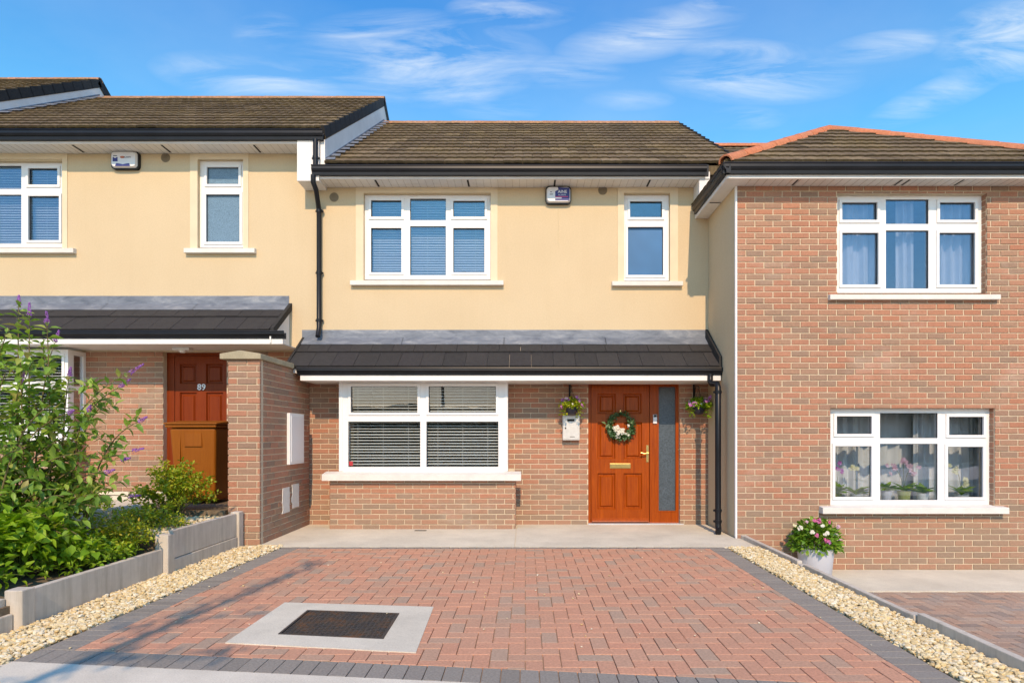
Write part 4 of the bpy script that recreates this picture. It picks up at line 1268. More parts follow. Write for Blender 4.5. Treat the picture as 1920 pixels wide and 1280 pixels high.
# ---- house further left (only its roof end shows)
HF = thing('terraced_house', (-11, D0, .9), 'far left neighbouring house of which only the roof end and white gable show', 'house')
holed_wall(-14, LX0-.01, 0, 5.7, D0, .28, [(-12.6, -10.8, 3.8, 5.1)]).obj('upper_wall', 'render', HF)
wz = MB(); holed_wall(-12.6, -10.8, 3.8, 5.1, D0+.06, .06, [(-12.5, -11.75, 3.9, 5.0), (-11.65, -10.9, 3.9, 5.0)], wz); wf = wz.obj('window', 'pvc', HF)
MB().box(-12.5, -11.75, D0+.09, D0+.1, 3.9, 5.0).obj('pane', 'glass', wf); MB().box(-11.65, -10.9, D0+.09, D0+.1, 3.9, 5.0).obj('pane', 'glass', wf)
dk = main_roof(HF, -13.9, -8.25, ZE+dz+.36)
verge(dk, -8.29, ZE+dz+.36, 1)
gutter(HF, -14, -8.3, 8.40, 4.925+dz+.36, 4.795+dz+.36)
q = [p + Vector((-5.52, 0, dz if i in (0, 4, 5) else (.36+dz)-dz+.0)) for i, p in enumerate(gp3)]
zb_, e_ = ZE+dz, .36
q = [Vector((-8.32, 8.49, zb_-.15)), Vector((-8.32, 8.49, zb_+e_-.09)), Vector((-8.32, YR, zr+dz+e_-.10)), Vector((-8.32, 2*YR-8.49, zb_+e_-.09)), Vector((-8.32, 2*YR-8.49, zb_-.15)), Vector((-8.32, YR, zr+dz-.12))]
MB().prism(q, (.062, 0, 0)).obj('gable', 'whitepaint', HF)
fl = [Vector((-8.257, 8.50, zb_+.02)), Vector((-8.257, 8.50, zb_+.085)), Vector((-8.257, YR, zr+dz+.085)), Vector((-8.257, YR, zr+dz+.02))]
MB().prism(fl, (.006, 0, 0)).obj('gable_flashing', 'lead', HF)
for k in range(15):
    a = Vector((-8.25, YE, ZE+dz)) + up*(k*.285+.03) + nr*.042
    MB().prism([a, a + up*.16, a + up*.16 + Vector((.16, 0, 0)), a + Vector((.20, 0, 0))], nr*.006).obj('lead_soaker', 'lead', HF)

# ---- right house with projecting brick wing
HR = thing('terraced_house', (4.9, 7.65, -.4), 'right house with projecting red brick front, hipped roof and orange hip tiles', 'house')
YWG = 7.65; RX0, RX1 = 2.585, 7.25
wy = YWG+.09
hr1 = (PX(1570, YWG), PX(1851, YWG), PZ(551, YWG), PZ(362, YWG)); hr2 = (PX(1557, YWG), PX(1866, YWG), PZ(951, YWG), PZ(765, YWG))
holed_wall(RX0+.022, RX1, -.5, 4.34, YWG+.008, .27, [hr1, hr2]).obj('brick_backing', 'mortar', HR)
it = brick_items('front', YWG, RX0+.026, RX1, PZ(1067, YWG), 4.335, [hr1, hr2], L=.2235, HC=.0728, shift=0)
# reveals of the brick openings (right side)
for hh in (hr1, hr2):
    z = hh[2]+.02
    while z < hh[3]-.05:
        pass; break
emit_pieces('brick', it, HR, 'brick')
# reveal faces: bricks seen edge-on
ri = []
for hh in (hr1, hr2):
    ri += brick_items('left', hh[1]-.006, YWG+.025, YWG+.12, hh[2]+.01, hh[3], [], L=.2, HC=.0728)
emit_pieces('reveal_brick', ri, HR, 'brick', 80)
MB().box(RX0, RX0+.022, YWG-.006, YWG+.03, -.4, 4.335).obj('corner_bead', 'pvc', HR)
# yellow side wall
mb = MB(); mb.box(RX0+.004, RX0+.12, YWG+.03, D0+.0, -.4, 4.335); mb.obj('side_wall', 'render', HR)
def rw(px0, px1, g, ly): return 0
window(HR, wy, (1569, 1851, 364, 549), [
    (1578, 1644, 380, 413, 1), (1661, 1741, 374, 420, 0), (1761, 1827, 380, 413, 1),
    (1578, 1646, 437, 534, 1), (1661, 1741, 432, 541, 0), (1760, 1827, 437, 534, 1)],
    sill=(1557, 1877, 552, 561), sill_front=YWG-.06, label='white upstairs window with sheer curtains in the brick wall')
window(HR, wy, (1557, 1866, 766, 952), [
    (1568, 1633.5, 780, 813, 1), (1650, 1758, 774, 821, 0), (1778, 1843, 781, 815, 1),
    (1565, 1633, 836, 931, 1), (1650, 1758, 831.5, 937, 0), (1776, 1842, 837, 931.5, 1)],
    sill=(1543, 1893, 951.5, 963), sill_front=YWG-.10, glass='glass_low', label='white ground-floor window with orchids on its inner sill')
curtain(wy+.17, 1556, 1650, 360, 560, 'sheer curtain gathered at the left of the upstairs window in the brick house', .035, 4, 1)
curtain(wy+.17, 1678, 1712, 360, 560, 'narrow sheer curtain hanging in the middle of the upstairs window in the brick house', .03, 2, 2)
curtain(wy+.17, 1750, 1850, 360, 560, 'sheer curtain at the right of the upstairs window in the brick house', .035, 5, 3)
curtain(wy+.55, 1548, 1870, 765, 945, 'wide sheer curtain drawn across the whole ground-floor window in the brick house', .04, 13, 9)
curtain(wy+.34, 1548, 1612, 765, 945, 'sheer curtain at the left of the ground-floor window in the brick house', .035, 3, 4)
curtain(wy+.34, 1712, 1752, 765, 945, 'sheer curtain right of the middle of the ground-floor window in the brick house', .03, 2, 5)
curtain(wy+.34, 1772, 1860, 765, 945, 'sheer curtain at the right of the ground-floor window in the brick house', .035, 4, 6)
MB().box(PX(1560, wy), PX(1866, wy), wy+.072, wy+.26, PZ(948, wy)-.02, PZ(941, wy)).obj('inner_sill', 'pvc', HR)
room(HR, RX0+.15, RX1-.1, -.35, 2.0, YWG+.285, 11.9); room(HR, RX0+.15, RX1-.1, 2.1, 4.3, YWG+.285, 11.9)
mb = MB(); mb.box(RX1-.1, RX1, YWG+.29, 15, -.5, 4.3); mb.box(RX0, RX1, 14.9, 15.2, -.5, 4.3); mb.box(XR+.002, RX0+.5, D0+.3, 14.9, -.5, 4.3); mb.obj('rear_walls', 'render', HR)
# eaves of the wing
gz1, gz0 = 4.49, 4.366
GX = 2.34; GY = 7.33
gutter(HR, GX, 7.6, GY, gz1, gz0)
# side gutter along Y on the left
h_ = gz1-gz0
prof = [(0, 0), (-.004, -.012), (.006, -.02), (.004, -.4*h_), (.016, -.62*h_), (.03, -.70*h_), (.034, -h_), (.085, -h_), (.085, -.02), (.075, -.02), (.06, -.6*h_), (.03, -.55*h_), (.012, -.02)]
mb = MB(); mb.prism([Vector((GX+a, GY+.0, gz1+b)) for a, b in prof], (0, D0-GY-.06, 0)); mb.obj('gutter', 'black', HR)
FX = 2.40; FY = 7.405
MB().box(FX, 7.5, FY, FY+.02, 4.325, 4.46).obj('fascia', 'whitepaint', HR)
MB().box(FX, FX+.02, FY+.021, D0-.004, 4.325, 4.46).obj('fascia', 'whitepaint', HR)
sf_ = MB().box(FX+.021, 7.5, FY+.021, YWG-.002, 4.329, 4.345).obj('soffit', 'soffit', HR)
MB().box(FX+.021, RX0-.0, YWG-.0015, D0-.004, 4.329, 4.345).obj('soffit', 'soffit', HR)
for px in (1490, 1683, 1697, 1797):
    X = PX(px, 7.55); MB().box(X-.010, X+.010, FY+.05, YWG-.03, 4.325, 4.3285).obj('soffit_vent', 'dark', sf_)
MB().box(FX+.03, RX0-.01, 8.18, 8.20, 4.325, 4.3285).obj('soffit_vent', 'dark', sf_)
mb = MB(); x = 2.7
while x < 7.4: mb.box(x-.002, x+.002, FY+.03, YWG-.004, 4.326, 4.3285); x += .1
mb.obj('soffit_groove', 'groove', sf_)
# wing hip roof
A0 = Vector((2.37, 7.37, 4.50)); tt = 2.40
PK = A0 + Vector((tt, tt, tt*SL)); A1 = Vector((A0.x+2*tt, A0.y, A0.z))
up = Vector((0, math.cos(ANG), math.sin(ANG)))
n1 = Vector((1, -1, 0)).normalized(); n2 = Vector((-1, -1, 0)).normalized()
mb = MB(); d_ = Vector((0, 0, -.03))
bk = Vector((PK.x, 12.5, PK.z))
mb.poly([A0+d_, A1+d_, PK+d_]); mb.poly([A0+d_, PK+d_, bk+d_, Vector((A0.x, 12.5, A0.z))+d_]); mb.poly([A1+d_, Vector((A1.x, 12.5, A1.z))+d_, bk+d_, PK+d_])
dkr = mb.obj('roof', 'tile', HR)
ti = slope_tiles(Vector((0, A0.y, A0.z)), Vector((1, 0, 0)), up, A0.x, A1.x, tt/math.cos(ANG)+.02, .30, .318, planes=[(A0, n1), (A1, n2)], th=.030, jit=.010, wave=.006)
upl = Vector((math.cos(ANG), 0, math.sin(ANG)))
ti += slope_tiles(Vector((A0.x, 0, A0.z)), Vector((0, -1, 0)), upl, -12.0, -A0.y, tt/math.cos(ANG)+.02, .30, .318, planes=[(A0, -n1)])
# main roof of right house behind (same eaves line, lower ridge)
zRe = 4.5
mb = MB(); zr2 = zRe+(YR-YE)*SL
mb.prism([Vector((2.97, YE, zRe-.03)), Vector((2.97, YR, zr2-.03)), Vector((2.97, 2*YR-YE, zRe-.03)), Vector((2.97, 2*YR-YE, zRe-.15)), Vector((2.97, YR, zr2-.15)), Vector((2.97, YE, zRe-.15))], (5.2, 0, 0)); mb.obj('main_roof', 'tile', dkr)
upm = Vector((0, math.cos(ANG), math.sin(ANG)))
ti += slope_tiles(Vector((0, YE+1.2, zRe+1.2*SL)), Vector((1, 0, 0)), upm, 2.97, 6.2, (YR-YE-1.2)/math.cos(ANG)-.02, .30, .318)
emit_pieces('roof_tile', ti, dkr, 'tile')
half_round(Vector((2.97, YR, zr2+.02)), Vector((8.1, YR, zr2+.02)), parent=dkr)
half_round(A0 + Vector((.0, .0, .02)), PK + Vector((0, 0, .0)), r=.088, parent=dkr, name='hip_tile')
half_round(A1 + Vector((0, 0, .02)), PK + Vector((0, 0, .0)), r=.088, parent=dkr, name='hip_tile')
half_round(PK + Vector((0, 0, .0)), bk + Vector((0, 0, .0)), r=.085, parent=dkr, name='ridge_tile')
# neighbour ground
s = MB(); s.box(2.72, 8.5, 6.62, YWG+.01, -.6, -.39); struct(s.obj('path', 'slab'))
nb = MB(); nb.box(2.72, 8.5, 2.2, 6.618, -.7, -.412); nbo = struct(nb.obj('driveway', 'joint'))
pl4 = [halfplane((2.74, 6.6), (2.74, 2.2)), halfplane((5.6, 2.2), (5.6, 6.6)), halfplane((2, 2.4), (6, 2.4)), halfplane((6, 6.61), (2, 6.61))]
emit_pieces('paver', herringbone(2.7, 5.6, 2.4, 6.7, pl4, -.40), nbo, 'paver2')

# ------------------------------------------------------------------ brick pier wall between drives
PW = thing('brick_pier_wall', (-3.24, 7.9, 0), 'red brick dividing wall with a sloped concrete coping, ending in a pier by the left drive', 'wall')
px0, px1, py0 = -3.424, -3.055, 7.15
MB().box(px0+.008, px1-.008, py0+.008, D0-.001, -.1, 2.135).obj('brick_backing', 'mortar', PW)
it = brick_items('front', py0, px0, px1, .005, 2.135, [], L=.225, HC=.0740)
it += brick_items('right', px1, py0+.107, D0-.01, .005, 2.135, [], L=.225, HC=.0740, shift=.1)
for i_ in brick_items('left', px0, py0+.107, D0-.01, .4, 2.135, [], L=.225, HC=.0740): it.append(i_)
emit_pieces('brick', it, PW, 'brick')
mb = MB(); cx0, cx1 = -3.497, -3.028
mb.prism([Vector((cx0, py0-.045, 2.138)), Vector((cx0, py0-.045, 2.20)), Vector(((cx0+cx1)/2, py0-.045, 2.237)), Vector((cx1, py0-.045, 2.20)), Vector((cx1, py0-.045, 2.138))], (0, 8.19-py0, 0))
bevel(mb.obj('coping_stone', 'coping', PW), .006)
# meter box
mt = thing('meter_box', (-3.05, 8.2, .9), 'white plastic electricity meter box fixed on the side of the brick wall', 'meter box')
mb = MB(); mb.box(-3.054, -3.012, 7.95, 8.46, .888, 1.55); bevel(mb.obj('case', 'pvc', mt), .006)
mb = MB(); mb.box(-3.0115, -3.004, 7.985, 8.43, .92, 1.52); bevel(mb.obj('lid', 'pvc', mt), .004)
# pale cement patches
def jag_patch(y0, y1, z0, z1, seed):
    r = random.Random(seed); pts = []
    n = 7
    for i in range(n+1): pts.append(Vector((-3.053, y0 + r.uniform(-.02, .02), z0+(z1-z0)*i/n)))
    for i in range(n, -1, -1): pts.append(Vector((-3.053, y1 + r.uniform(-.008, .008), z0+(z1-z0)*i/n)))
    return MB().prism(pts, (.008, 0, 0)).obj('cement_patch', 'sill', PW)
jag_patch(7.80, 8.03, .28, .60, 1); jag_patch(8.12, 8.36, .31, .62, 2)

# ------------------------------------------------------------------ retaining wall, left
RWl = thing('retaining_wall', (-3.33, 5.2, 0), 'low grey concrete panel wall with posts, holding up the planted bed on the left', 'wall')
def post(par, x, y, w, h, zb=-.1, d=.11):
    mb = MB(); mb.box(x-w/2, x+w/2, y-d/2, y+d/2, zb, h); return bevel(mb.obj('post', 'panel', par), .008)
def pnl(par, xa, ya, xb, yb, z0, z1, t=.05):
    d = Vector((xb-xa, yb-ya, 0)); n = Vector((-d.y, d.x, 0)).normalized()*t/2
    q = [Vector((xa, ya, z0))-n, Vector((xb, yb, z0))-n, Vector((xb, yb, z0))+n, Vector((xa, ya, z0))+n]
    mb = MB(); mb.prism(q[::-1] if d.y < 0 else q, (0, 0, z1-z0)); return bevel(mb.obj('panel', 'panel', par), .006)
post(RWl, -3.28, 7.07, .10, .40); post(RWl, -3.30, 5.69, .12, .362); post(RWl, -3.36, 4.13, .12, .25)
pnl(RWl, -3.29, 5.75, -3.285, 7.01, .125, .385); pnl(RWl, -3.28, 5.75, -3.275, 7.01, -.1, .12, .055)
pnl(RWl, -3.35, 4.19, -3.31, 5.63, -.1, .235)
pnl(RWl, -3.42, 2.9, -3.38, 4.07, -.1, .10); pnl(RWl, -3.44, 2.9, -3.43, 4.07, .102, .20)
post(RWl, -3.5, 2.84, .12, .22)
# raised bed soil and neighbour ground on the left
b = MB(); b.box(-4.75, -3.38, 3.0, 5.69, -.3, .15); b.box(-4.75, -3.31, 5.69, 7.14, -.3, .31); b.box(-4.75, -3.46, 7.14, 8.79, -.3, .40); struct(b.obj('garden_bed', 'soil'))
b = MB(); b.box(-9.5, -4.76, 2.9, 8.79, -.3, .36); struct(b.obj('driveway', 'slab'))
stuff(tag(pebbles('gravel', lambda r: (r.uniform(-4.3, -3.34), r.uniform(5.8, 7.6), .325 + r.uniform(-.005, .012)), 1900, 4, .012, .024), 'pale stones on top of the raised bed beside the brick pier', 'gravel'))
E2 = thing('garden_edging', (-4.3, 6.5, .3), 'short grey concrete edging board inside the planted bed behind the shrubs', 'edging')
pnl(E2, -4.75, 5.6, -4.28, 6.9, .2, .50)

# right edging
RE = thing('garden_edging', (2.66, 5, 0), 'low concrete board edging between the golden gravel and the lower right drive', 'edging')
pnl(RE, 2.66, 6.02, 2.66, 7.52, -.45, .052, .05); post(RE, 2.66, 5.96, .07, .03, -.45, .09)
pnl(RE, 2.66, 4.30, 2.66, 5.90, -.45, .045, .045); post(RE, 2.66, 4.24, .075, .055, -.45, .09)
pnl(RE, 2.665, 2.5, 2.66, 4.18, -.45, .075, .05)
post(RE, 2.665, 7.55, .07, .05, -.45, .07)

# ------------------------------------------------------------------ OBJECTS
# wheelie bin
BN = thing('wheelie_bin', (-4.05, 8.0, .4), 'brown plastic wheelie bin standing between the mahogany door and the brick pier', 'bin')
bx_ = [PX(317, 7.75), PX(404, 7.75)]
mb = MB()
bw = (bx_[1]-bx_[0])
ycf = 7.75
def ring(z, x0, x1, y0, y1): return [(x0, y0, z), (x1, y0, z), (x1, y1, z), (x0, y1, z)]
r0 = ring(.44, bx_[0]+.05, bx_[1]-.04, ycf+.06, ycf+.58); r1 = ring(1.36, bx_[0], bx_[1], ycf, ycf+.70)
mb.v = r0 + r1
mb.f = [(3, 2, 1, 0), (4, 5, 6, 7), (0, 1, 5, 4), (1, 2, 6, 5), (2, 3, 7, 6), (3, 0, 4, 7)]
bevel(mb.obj('body', 'bin', BN), .03, 3)
mb = MB(); mb.box(bx_[0]-.04, bx_[1]+.02, ycf-.03, ycf+.70, 1.362, 1.40); bevel(mb.obj('rim', 'bin', BN), .012, 2)
mb = MB(); mb.prism([Vector((bx_[0]-.05, ycf-.05, 1.402)), Vector((bx_[0]-.05, ycf-.05, 1.42)), Vector((bx_[0]-.05, ycf+.3, 1.452)), Vector((bx_[0]-.05, ycf+.74, 1.43)), Vector((bx_[0]-.05, ycf+.74, 1.402))], (bw+.09, 0, 0)); bevel(mb.obj('lid', 'bin', BN), .01, 2)
mb = MB(); mb.tube([(bx_[0]+.02, ycf+.78, 1.38), (bx_[1]+.05, ycf+.78, 1.38)], .018); mb.obj('handle', 'bin', BN)
for xx in (bx_[0]+.05, bx_[1]-.05):
    mb = MB(); mb.tube([(xx-.03, ycf+.62, .53), (xx+.03, ycf+.62, .53)], .12, 20); mb.obj('wheel', 'black', BN)
mb = MB(); mb.cbox(bx_[0]+.19, bx_[1]-.17, ycf-.0, ycf+.03, 1.12, 1.30, .008); mb.box(bx_[0]+.12, bx_[0]+.135, ycf+.004, ycf+.05, .75, 1.28); mb.obj('front_ridge', 'bin', BN)

# post box
YM = D0 - .004
PB = thing('post_box', P(1071, 800, YM), 'brushed steel post box on the brick wall left of the orange door', 'post box')
x0, x1, z1, z0 = PX(1055, D0-.09), PX(1087, D0-.09), PZ(778, D0-.09), PZ(825, D0-.09)
bevel(MB().box(x0, x1, D0-.09, D0-.006, z0, z1).obj('body', 'steel', PB), .006)
bevel(MB().box(x0+.012, x1-.012, D0-.094, D0-.0905, z0+.015, z1-.012).obj('door', 'steel', PB), .002)
MB().box(x0+.065, x1-.075, D0-.098, D0-.0945, z1-.085, z1-.055).obj('name_window', 'dark', PB)
mb = MB(); mb.tube([(x0+.04, D0-.094, z0+.17), (x0+.04, D0-.10, z0+.17)], .011, 12); mb.obj('lock', 'dark', PB)
mb = MB(); mb.tube([(x0+.05, D0-.094, z0+.09), (x0+.05, D0-.097, z0+.09)], .006, 8); mb.tube([(x1-.05, D0-.094, z0+.09), (x1-.05, D0-.097, z0+.09)], .006, 8); mb.obj('rivet', 'alu', PB)
mb = MB(); mb.box(x0+.10, x1-.07, D0-.0965, D0-.0945, z0+.045, z0+.052); mb.obj('maker_plate', 'dark', PB)

# alarm boxes
def alarm(px0, px1, py0, py1, label, kind):
    Y = D0 - .09
    a, b, z1, z0 = PX(px0, Y), PX(px1, Y), PZ(py0, Y), PZ(py1, Y)
    t = thing('alarm_box', ((a+b)/2, D0, z0), label, 'alarm box')
    w, h = b-a, z1-z0; cx, cz = (a+b)/2, (z0+z1)/2
    def rr(w, h, r, y):
        pts = []
        for (sx, sz, st) in ((1, 1, 0), (-1, 1, 90), (-1, -1, 180), (1, -1, 270)):
            for k in range(7):
                an = math.radians(st+k*15); pts.append(Vector((cx+sx*(w/2-r)+r*math.cos(an), y, cz+sz*(h/2-r)+r*math.sin(an))))
        return pts
    MB().prism(rr(w, h, .05, D0-.055), (0, .052, 0)).obj('backplate', 'black', t)
    mb = MB(); A = rr(w*.93, h*.90, .045, D0-.056); B = rr(w*.86, h*.80, .04, Y+.0)
    n = len(A); mb.v = [tuple(p) for p in A+B]
    mb.f = [tuple(range(n, 2*n))] + [(i, (i+1) % n, n+(i+1) % n, n+i) for i in range(n)]
    cvr = mb.obj('cover', 'alarmwhite', t)
    y = Y-.001
    if kind == 'left':
        MB().box(cx-w*.36, cx-w*.22, y-.001, y, cz+h*.16, cz+h*.20).obj('print', 'darkprint', cvr)
        mb = MB(); mb.box(cx-w*.38, cx-w*.20, y-.001, y, cz-h*.14, cz+h*.06); mb.box(cx-w*.38, cx-w*.33, y-.001, y, cz+h*.061, cz+h*.10); mb.box(cx-w*.25, cx-w*.20, y-.001, y, cz+h*.061, cz+h*.10); mb.obj('emblem', 'navy', cvr)
        mb = MB(); mb.prism([Vector((cx-w*.03+.035*math.cos(k*.5236), y-.001, cz+h*.1+.016*math.sin(k*.5236))) for k in range(12)], (0, .001, 0)); mb.obj('emblem', 'orangeprint', cvr)
        text_part('ALARM', .032, (cx+w*.14, y-.0015, cz+h*.10), 'darkprint', cvr, 'lettering', .0004)
        mb = MB(); pts = []
        for k in range(13):
            s = k/12; pts.append(Vector((cx-w*.26+w*.48*s, y-.001, cz-h*.40+h*.10+h*.06*abs(math.cos(s*3.14)))))
        pts += [Vector((cx+w*.25, y-.001, cz-h*.40)), Vector((cx-w*.29, y-.001, cz-h*.40))]
        mb.prism(pts, (0, .0009, 0)); mb.obj('stripe', 'navy', cvr)
    else:
        mb = MB(); mb.prism([Vector((cx-w*.03, y, cz+h*.40)), Vector((cx+w*.0, y, cz+h*.25)), Vector((cx-w*.13, y, cz+h*.16)), Vector((cx-w*.13, y, cz-h*.36)), Vector((cx+w*.42, y, cz-h*.36)), Vector((cx+w*.43, y, cz+h*.36))], (0, .0009, 0)); mb.obj('emblem', 'navy', cvr)
        text_part('AINE', .058, (cx+w*.15, y-.0015, cz+h*.13), 'alarmwhite', cvr, 'lettering', .0004, bold=.001)
        text_part('ALARMS', .030, (cx+w*.14, y-.0015, cz-h*.05), 'alarmwhite', cvr, 'lettering', .0004)
        MB().box(cx-w*.13, cx+w*.37, y-.0016, y-.0004, cz-h*.18, cz-h*.12).obj('stripe', 'magenta', cvr)
        MB().box(cx-w*.13, cx+w*.12, y-.0016, y-.0004, cz-h*.25, cz-h*.185).obj('stripe', 'alarmwhite', cvr)
        MB().box(cx-w*.32, cx-w*.26, y-.001, y, cz+h*.10, cz+h*.14).obj('print', 'darkprint', cvr)
        MB().box(cx-w*.34, cx-w*.22, y-.001, y, cz-h*.03, cz+h*.01).obj('print', 'darkprint', cvr)
alarm(205, 257, 281.5, 315, 'white alarm box with a small blue emblem under the eaves of the left house', 'left')
alarm(1023, 1071.5, 347.5, 380.5, 'half white, half blue alarm box under the eaves of the middle house', 'right')

# ------------------------------------------------------------------ foliage tools
def leaf_local(l, w, fold=.25, droop=.2):
    """leaf along +Y from origin"""
    v = [(0, 0, 0), (-w*.42, l*.3, w*fold), (-w*.5, l*.55, w*fold-l*droop*.3), (0, l, -l*droop), (w*.5, l*.55, w*fold-l*droop*.3), (w*.42, l*.3, w*fold), (0, l*.3, 0), (0, l*.6, -l*droop*.35)]
    f = [(0, 6, 1), (1, 6, 7, 2), (2, 7, 3), (0, 5, 6), (5, 4, 7, 6), (4, 3, 7)]
    return v, f
def add_leaf(mb, p, d, l, w, roll=0, fold=.25, droop=.2):
    v, f = leaf_local(l, w, fold, droop)
    R = basis(d, roll); n = len(mb.v)
    for q in v: mb.v.append(tuple(R @ Vector(q) + p))
    for q in f: mb.f.append(tuple(n+i for i in q))
def basis(d, roll=0):
    d = d.normalized(); x = d.cross(Vector((0, 0, 1)))
    if x.length < 1e-3: x = Vector((1, 0, 0))
    x.normalize(); z = x.cross(d)
    R = Matrix((x, d, z)).transposed()
    return R @ Matrix.Rotation(roll, 3, 'Y')
def bez(a, b, c, n):
    return [a*(1-t)**2 + b*2*t*(1-t) + c*t*t for t in [i/n for i in range(n+1)]]
def emit_leaves(leaves, parent, mat, shape, cap=300, name='leaf'):
    """leaves: list of (pos, dir, length, width, roll). Nearest ones single parts, rest stuff."""
    leaves.sort(key=lambda q: (-(q[2]*q[3])/((q[0]-CAMP).length**2) if in_view(q[0], 0) else 1))
    v, f = leaf_local(1, shape[0], shape[1], shape[2])
    me = bpy.data.meshes.new(name); me.from_pydata(v, [], f); me.materials.append(MT[mat]); me.update()
    me.polygons.foreach_set('use_smooth', [True]*len(me.polygons))
    for (p, d, l, w, roll) in leaves[:cap]:
        inst(name, me, parent, p, tuple(basis(d, roll).to_euler()), (l, l, l))
    if leaves[cap:]:
        mb = MB()
        for (p, d, l, w, roll) in leaves[cap:]:
            add_leaf(mb, p, d, l, l*shape[0], roll, shape[1], shape[2])
        stuff(mb.obj(name, mat, parent, smooth=True))
def flower_spike(mb, p, d, l, r, rr):
    d = d.normalized()
    for k in range(80):
        t = rr.random(); rad = r*(1-t*.75)
        a = rr.uniform(0, 6.28); x = d.orthogonal().normalized(); y = d.cross(x)
        o = (x*math.cos(a)+y*math.sin(a))
        c = p + d*l*t + o*rad*rr.uniform(.6, 1)
        s = .006
        q = o.orthogonal().normalized()*s; w = o.cross(q).normalized()*s
        n = len(mb.v); mb.v += [tuple(c-q), tuple(c+w), tuple(c+q), tuple(c-w), tuple(c+o*.004)]
        mb.f += [(n, n+1, n+4), (n+1, n+2, n+4), (n+2, n+3, n+4), (n+3, n, n+4)]

# buddleia
rv = random.Random(77)
BD = thing('buddleia_bush', (-4.2, 5.3, .15), 'tall straggly butterfly bush with small purple flower spikes in the left bed', 'bush')
base = [Vector((-4.25, 5.25, .15)), Vector((-4.0, 5.4, .15)), Vector((-4.5, 5.1, .15)), Vector((-4.15, 5.0, .15))]
tips = [(55, 592, 5.2), (88, 605, 5.1), (18, 615, 5.0), (104, 640, 5.3), (60, 680, 4.9), (130, 705, 5.2), (10, 700, 5.0), (242, 700, 5.3), (225, 725, 5.4), (262, 790, 5.3), (248, 845, 5.3),
        (228, 862, 5.2), (198, 885, 5.1), (165, 770, 5.0), (128, 775, 5.0), (40, 715, 4.9), (240, 930, 5.6), (215, 740, 5.6), (190, 800, 5.0), (95, 760, 4.8), (20, 800, 4.7),
        (-40, 640, 5.1), (-60, 720, 5), (-20, 580, 5.3), (150, 850, 4.9), (75, 640, 5.5), (-90, 800, 4.9), (120, 930, 4.8), (180, 950, 5.0), (40, 900, 4.6), (225, 905, 5.4), (35, 570, 5.3)]
for k in range(9):
    ty_ = rv.uniform(640, 1000); tips.append((rv.uniform(-120, 45 if ty_ < 830 else 150), ty_, rv.uniform(4.5, 5.8)))
for k in range(12): tips.append((rv.uniform(100, 215), rv.uniform(840, 1010), rv.uniform(4.8, 5.6)))
stem = MB(); leaves = []; spikes = []
flow = {0: .10, 3: .09, 7: .12, 8: .10, 9: .08, 10: .08, 11: .06, 12: .09, 13: .07, 14: .05, 15: .09, 16: .09, 5: .07, 31: .07, 1: .08}
for i, (tx, ty, tY) in enumerate(tips):
    e = P(tx, ty, tY); s = base[i % 4] + Vector((rv.uniform(-.15, .15), rv.uniform(-.15, .15), 0))
    mid = s.lerp(e, .55) + Vector((-(e.x-s.x)*.35, -(e.y-s.y)*.3, .25 + .12*(e-s).length))
    pts = bez(s, mid, e, 14)
    stem.tube(pts, [.009*(1-.8*k/14)+.0012 for k in range(15)], 5, False)
    Ltot = (e-s).length; nn = int(Ltot/.085)
    for k in range(nn):
        t = .25 + .75*(k+rv.random()*.3)/nn
        idx = min(13, int(t*14)); fr_ = t*14-idx
        p = pts[idx].lerp(pts[min(14, idx+1)], min(1, fr_)); d = (pts[min(14, idx+1)]-pts[idx]).normalized()
        side = d.cross(Vector((0, 0, 1))).normalized(); ax = Matrix.Rotation(k*1.57+rv.uniform(-.4, .4), 3, d) @ side
        for sg in (-1, 1):
            if rv.random() < .12: continue
            ld = (d*.45 + ax*sg + Vector((0, 0, rv.uniform(-.3, .25)))).normalized()
            L_ = rv.uniform(.085, .155)*(1.15 - .45*t)
            leaves.append((p + ld*.006, ld, L_, L_*.40, rv.uniform(-.8, .8)))
    # side shoots
    for k in range(3):
        t = rv.uniform(.3, .9); idx = int(t*14); p = pts[idx]
        a = Vector((rv.uniform(-1, 1), rv.uniform(-1, 1), rv.uniform(.1, .9))).normalized()*rv.uniform(.10, .24)
        q = bez(p, p+a*.5+Vector((0, 0, .03)), p+a, 4); stem.tube(q, [.003, .0028, .0022, .0018, .001], 4, False)
        for j in range(1, 5):
            d = (q[j]-q[j-1]).normalized()
            for sg in (-1, 1):
                ax = Matrix.Rotation(j*1.5, 3, d) @ d.orthogonal().normalized()
                ld = (d*.6+ax*sg).normalized(); L_ = rv.uniform(.06, .115)
                leaves.append((q[j], ld, L_, L_*.36, rv.uniform(-.8, .8)))
    if i in flow:
        spikes.append((e, (pts[14]-pts[13]).normalized() + Vector((0, 0, .2)), flow[i]))
stem.obj('stem', 'stem', BD, smooth=True)
emit_leaves(leaves, BD, 'leaf', (.42, .22, .25))
for (p, d, l) in spikes:
    mb = MB(); flower_spike(mb, p, d, l*1.15, .021, rv); mb.obj('flower_spike', 'purple', BD)

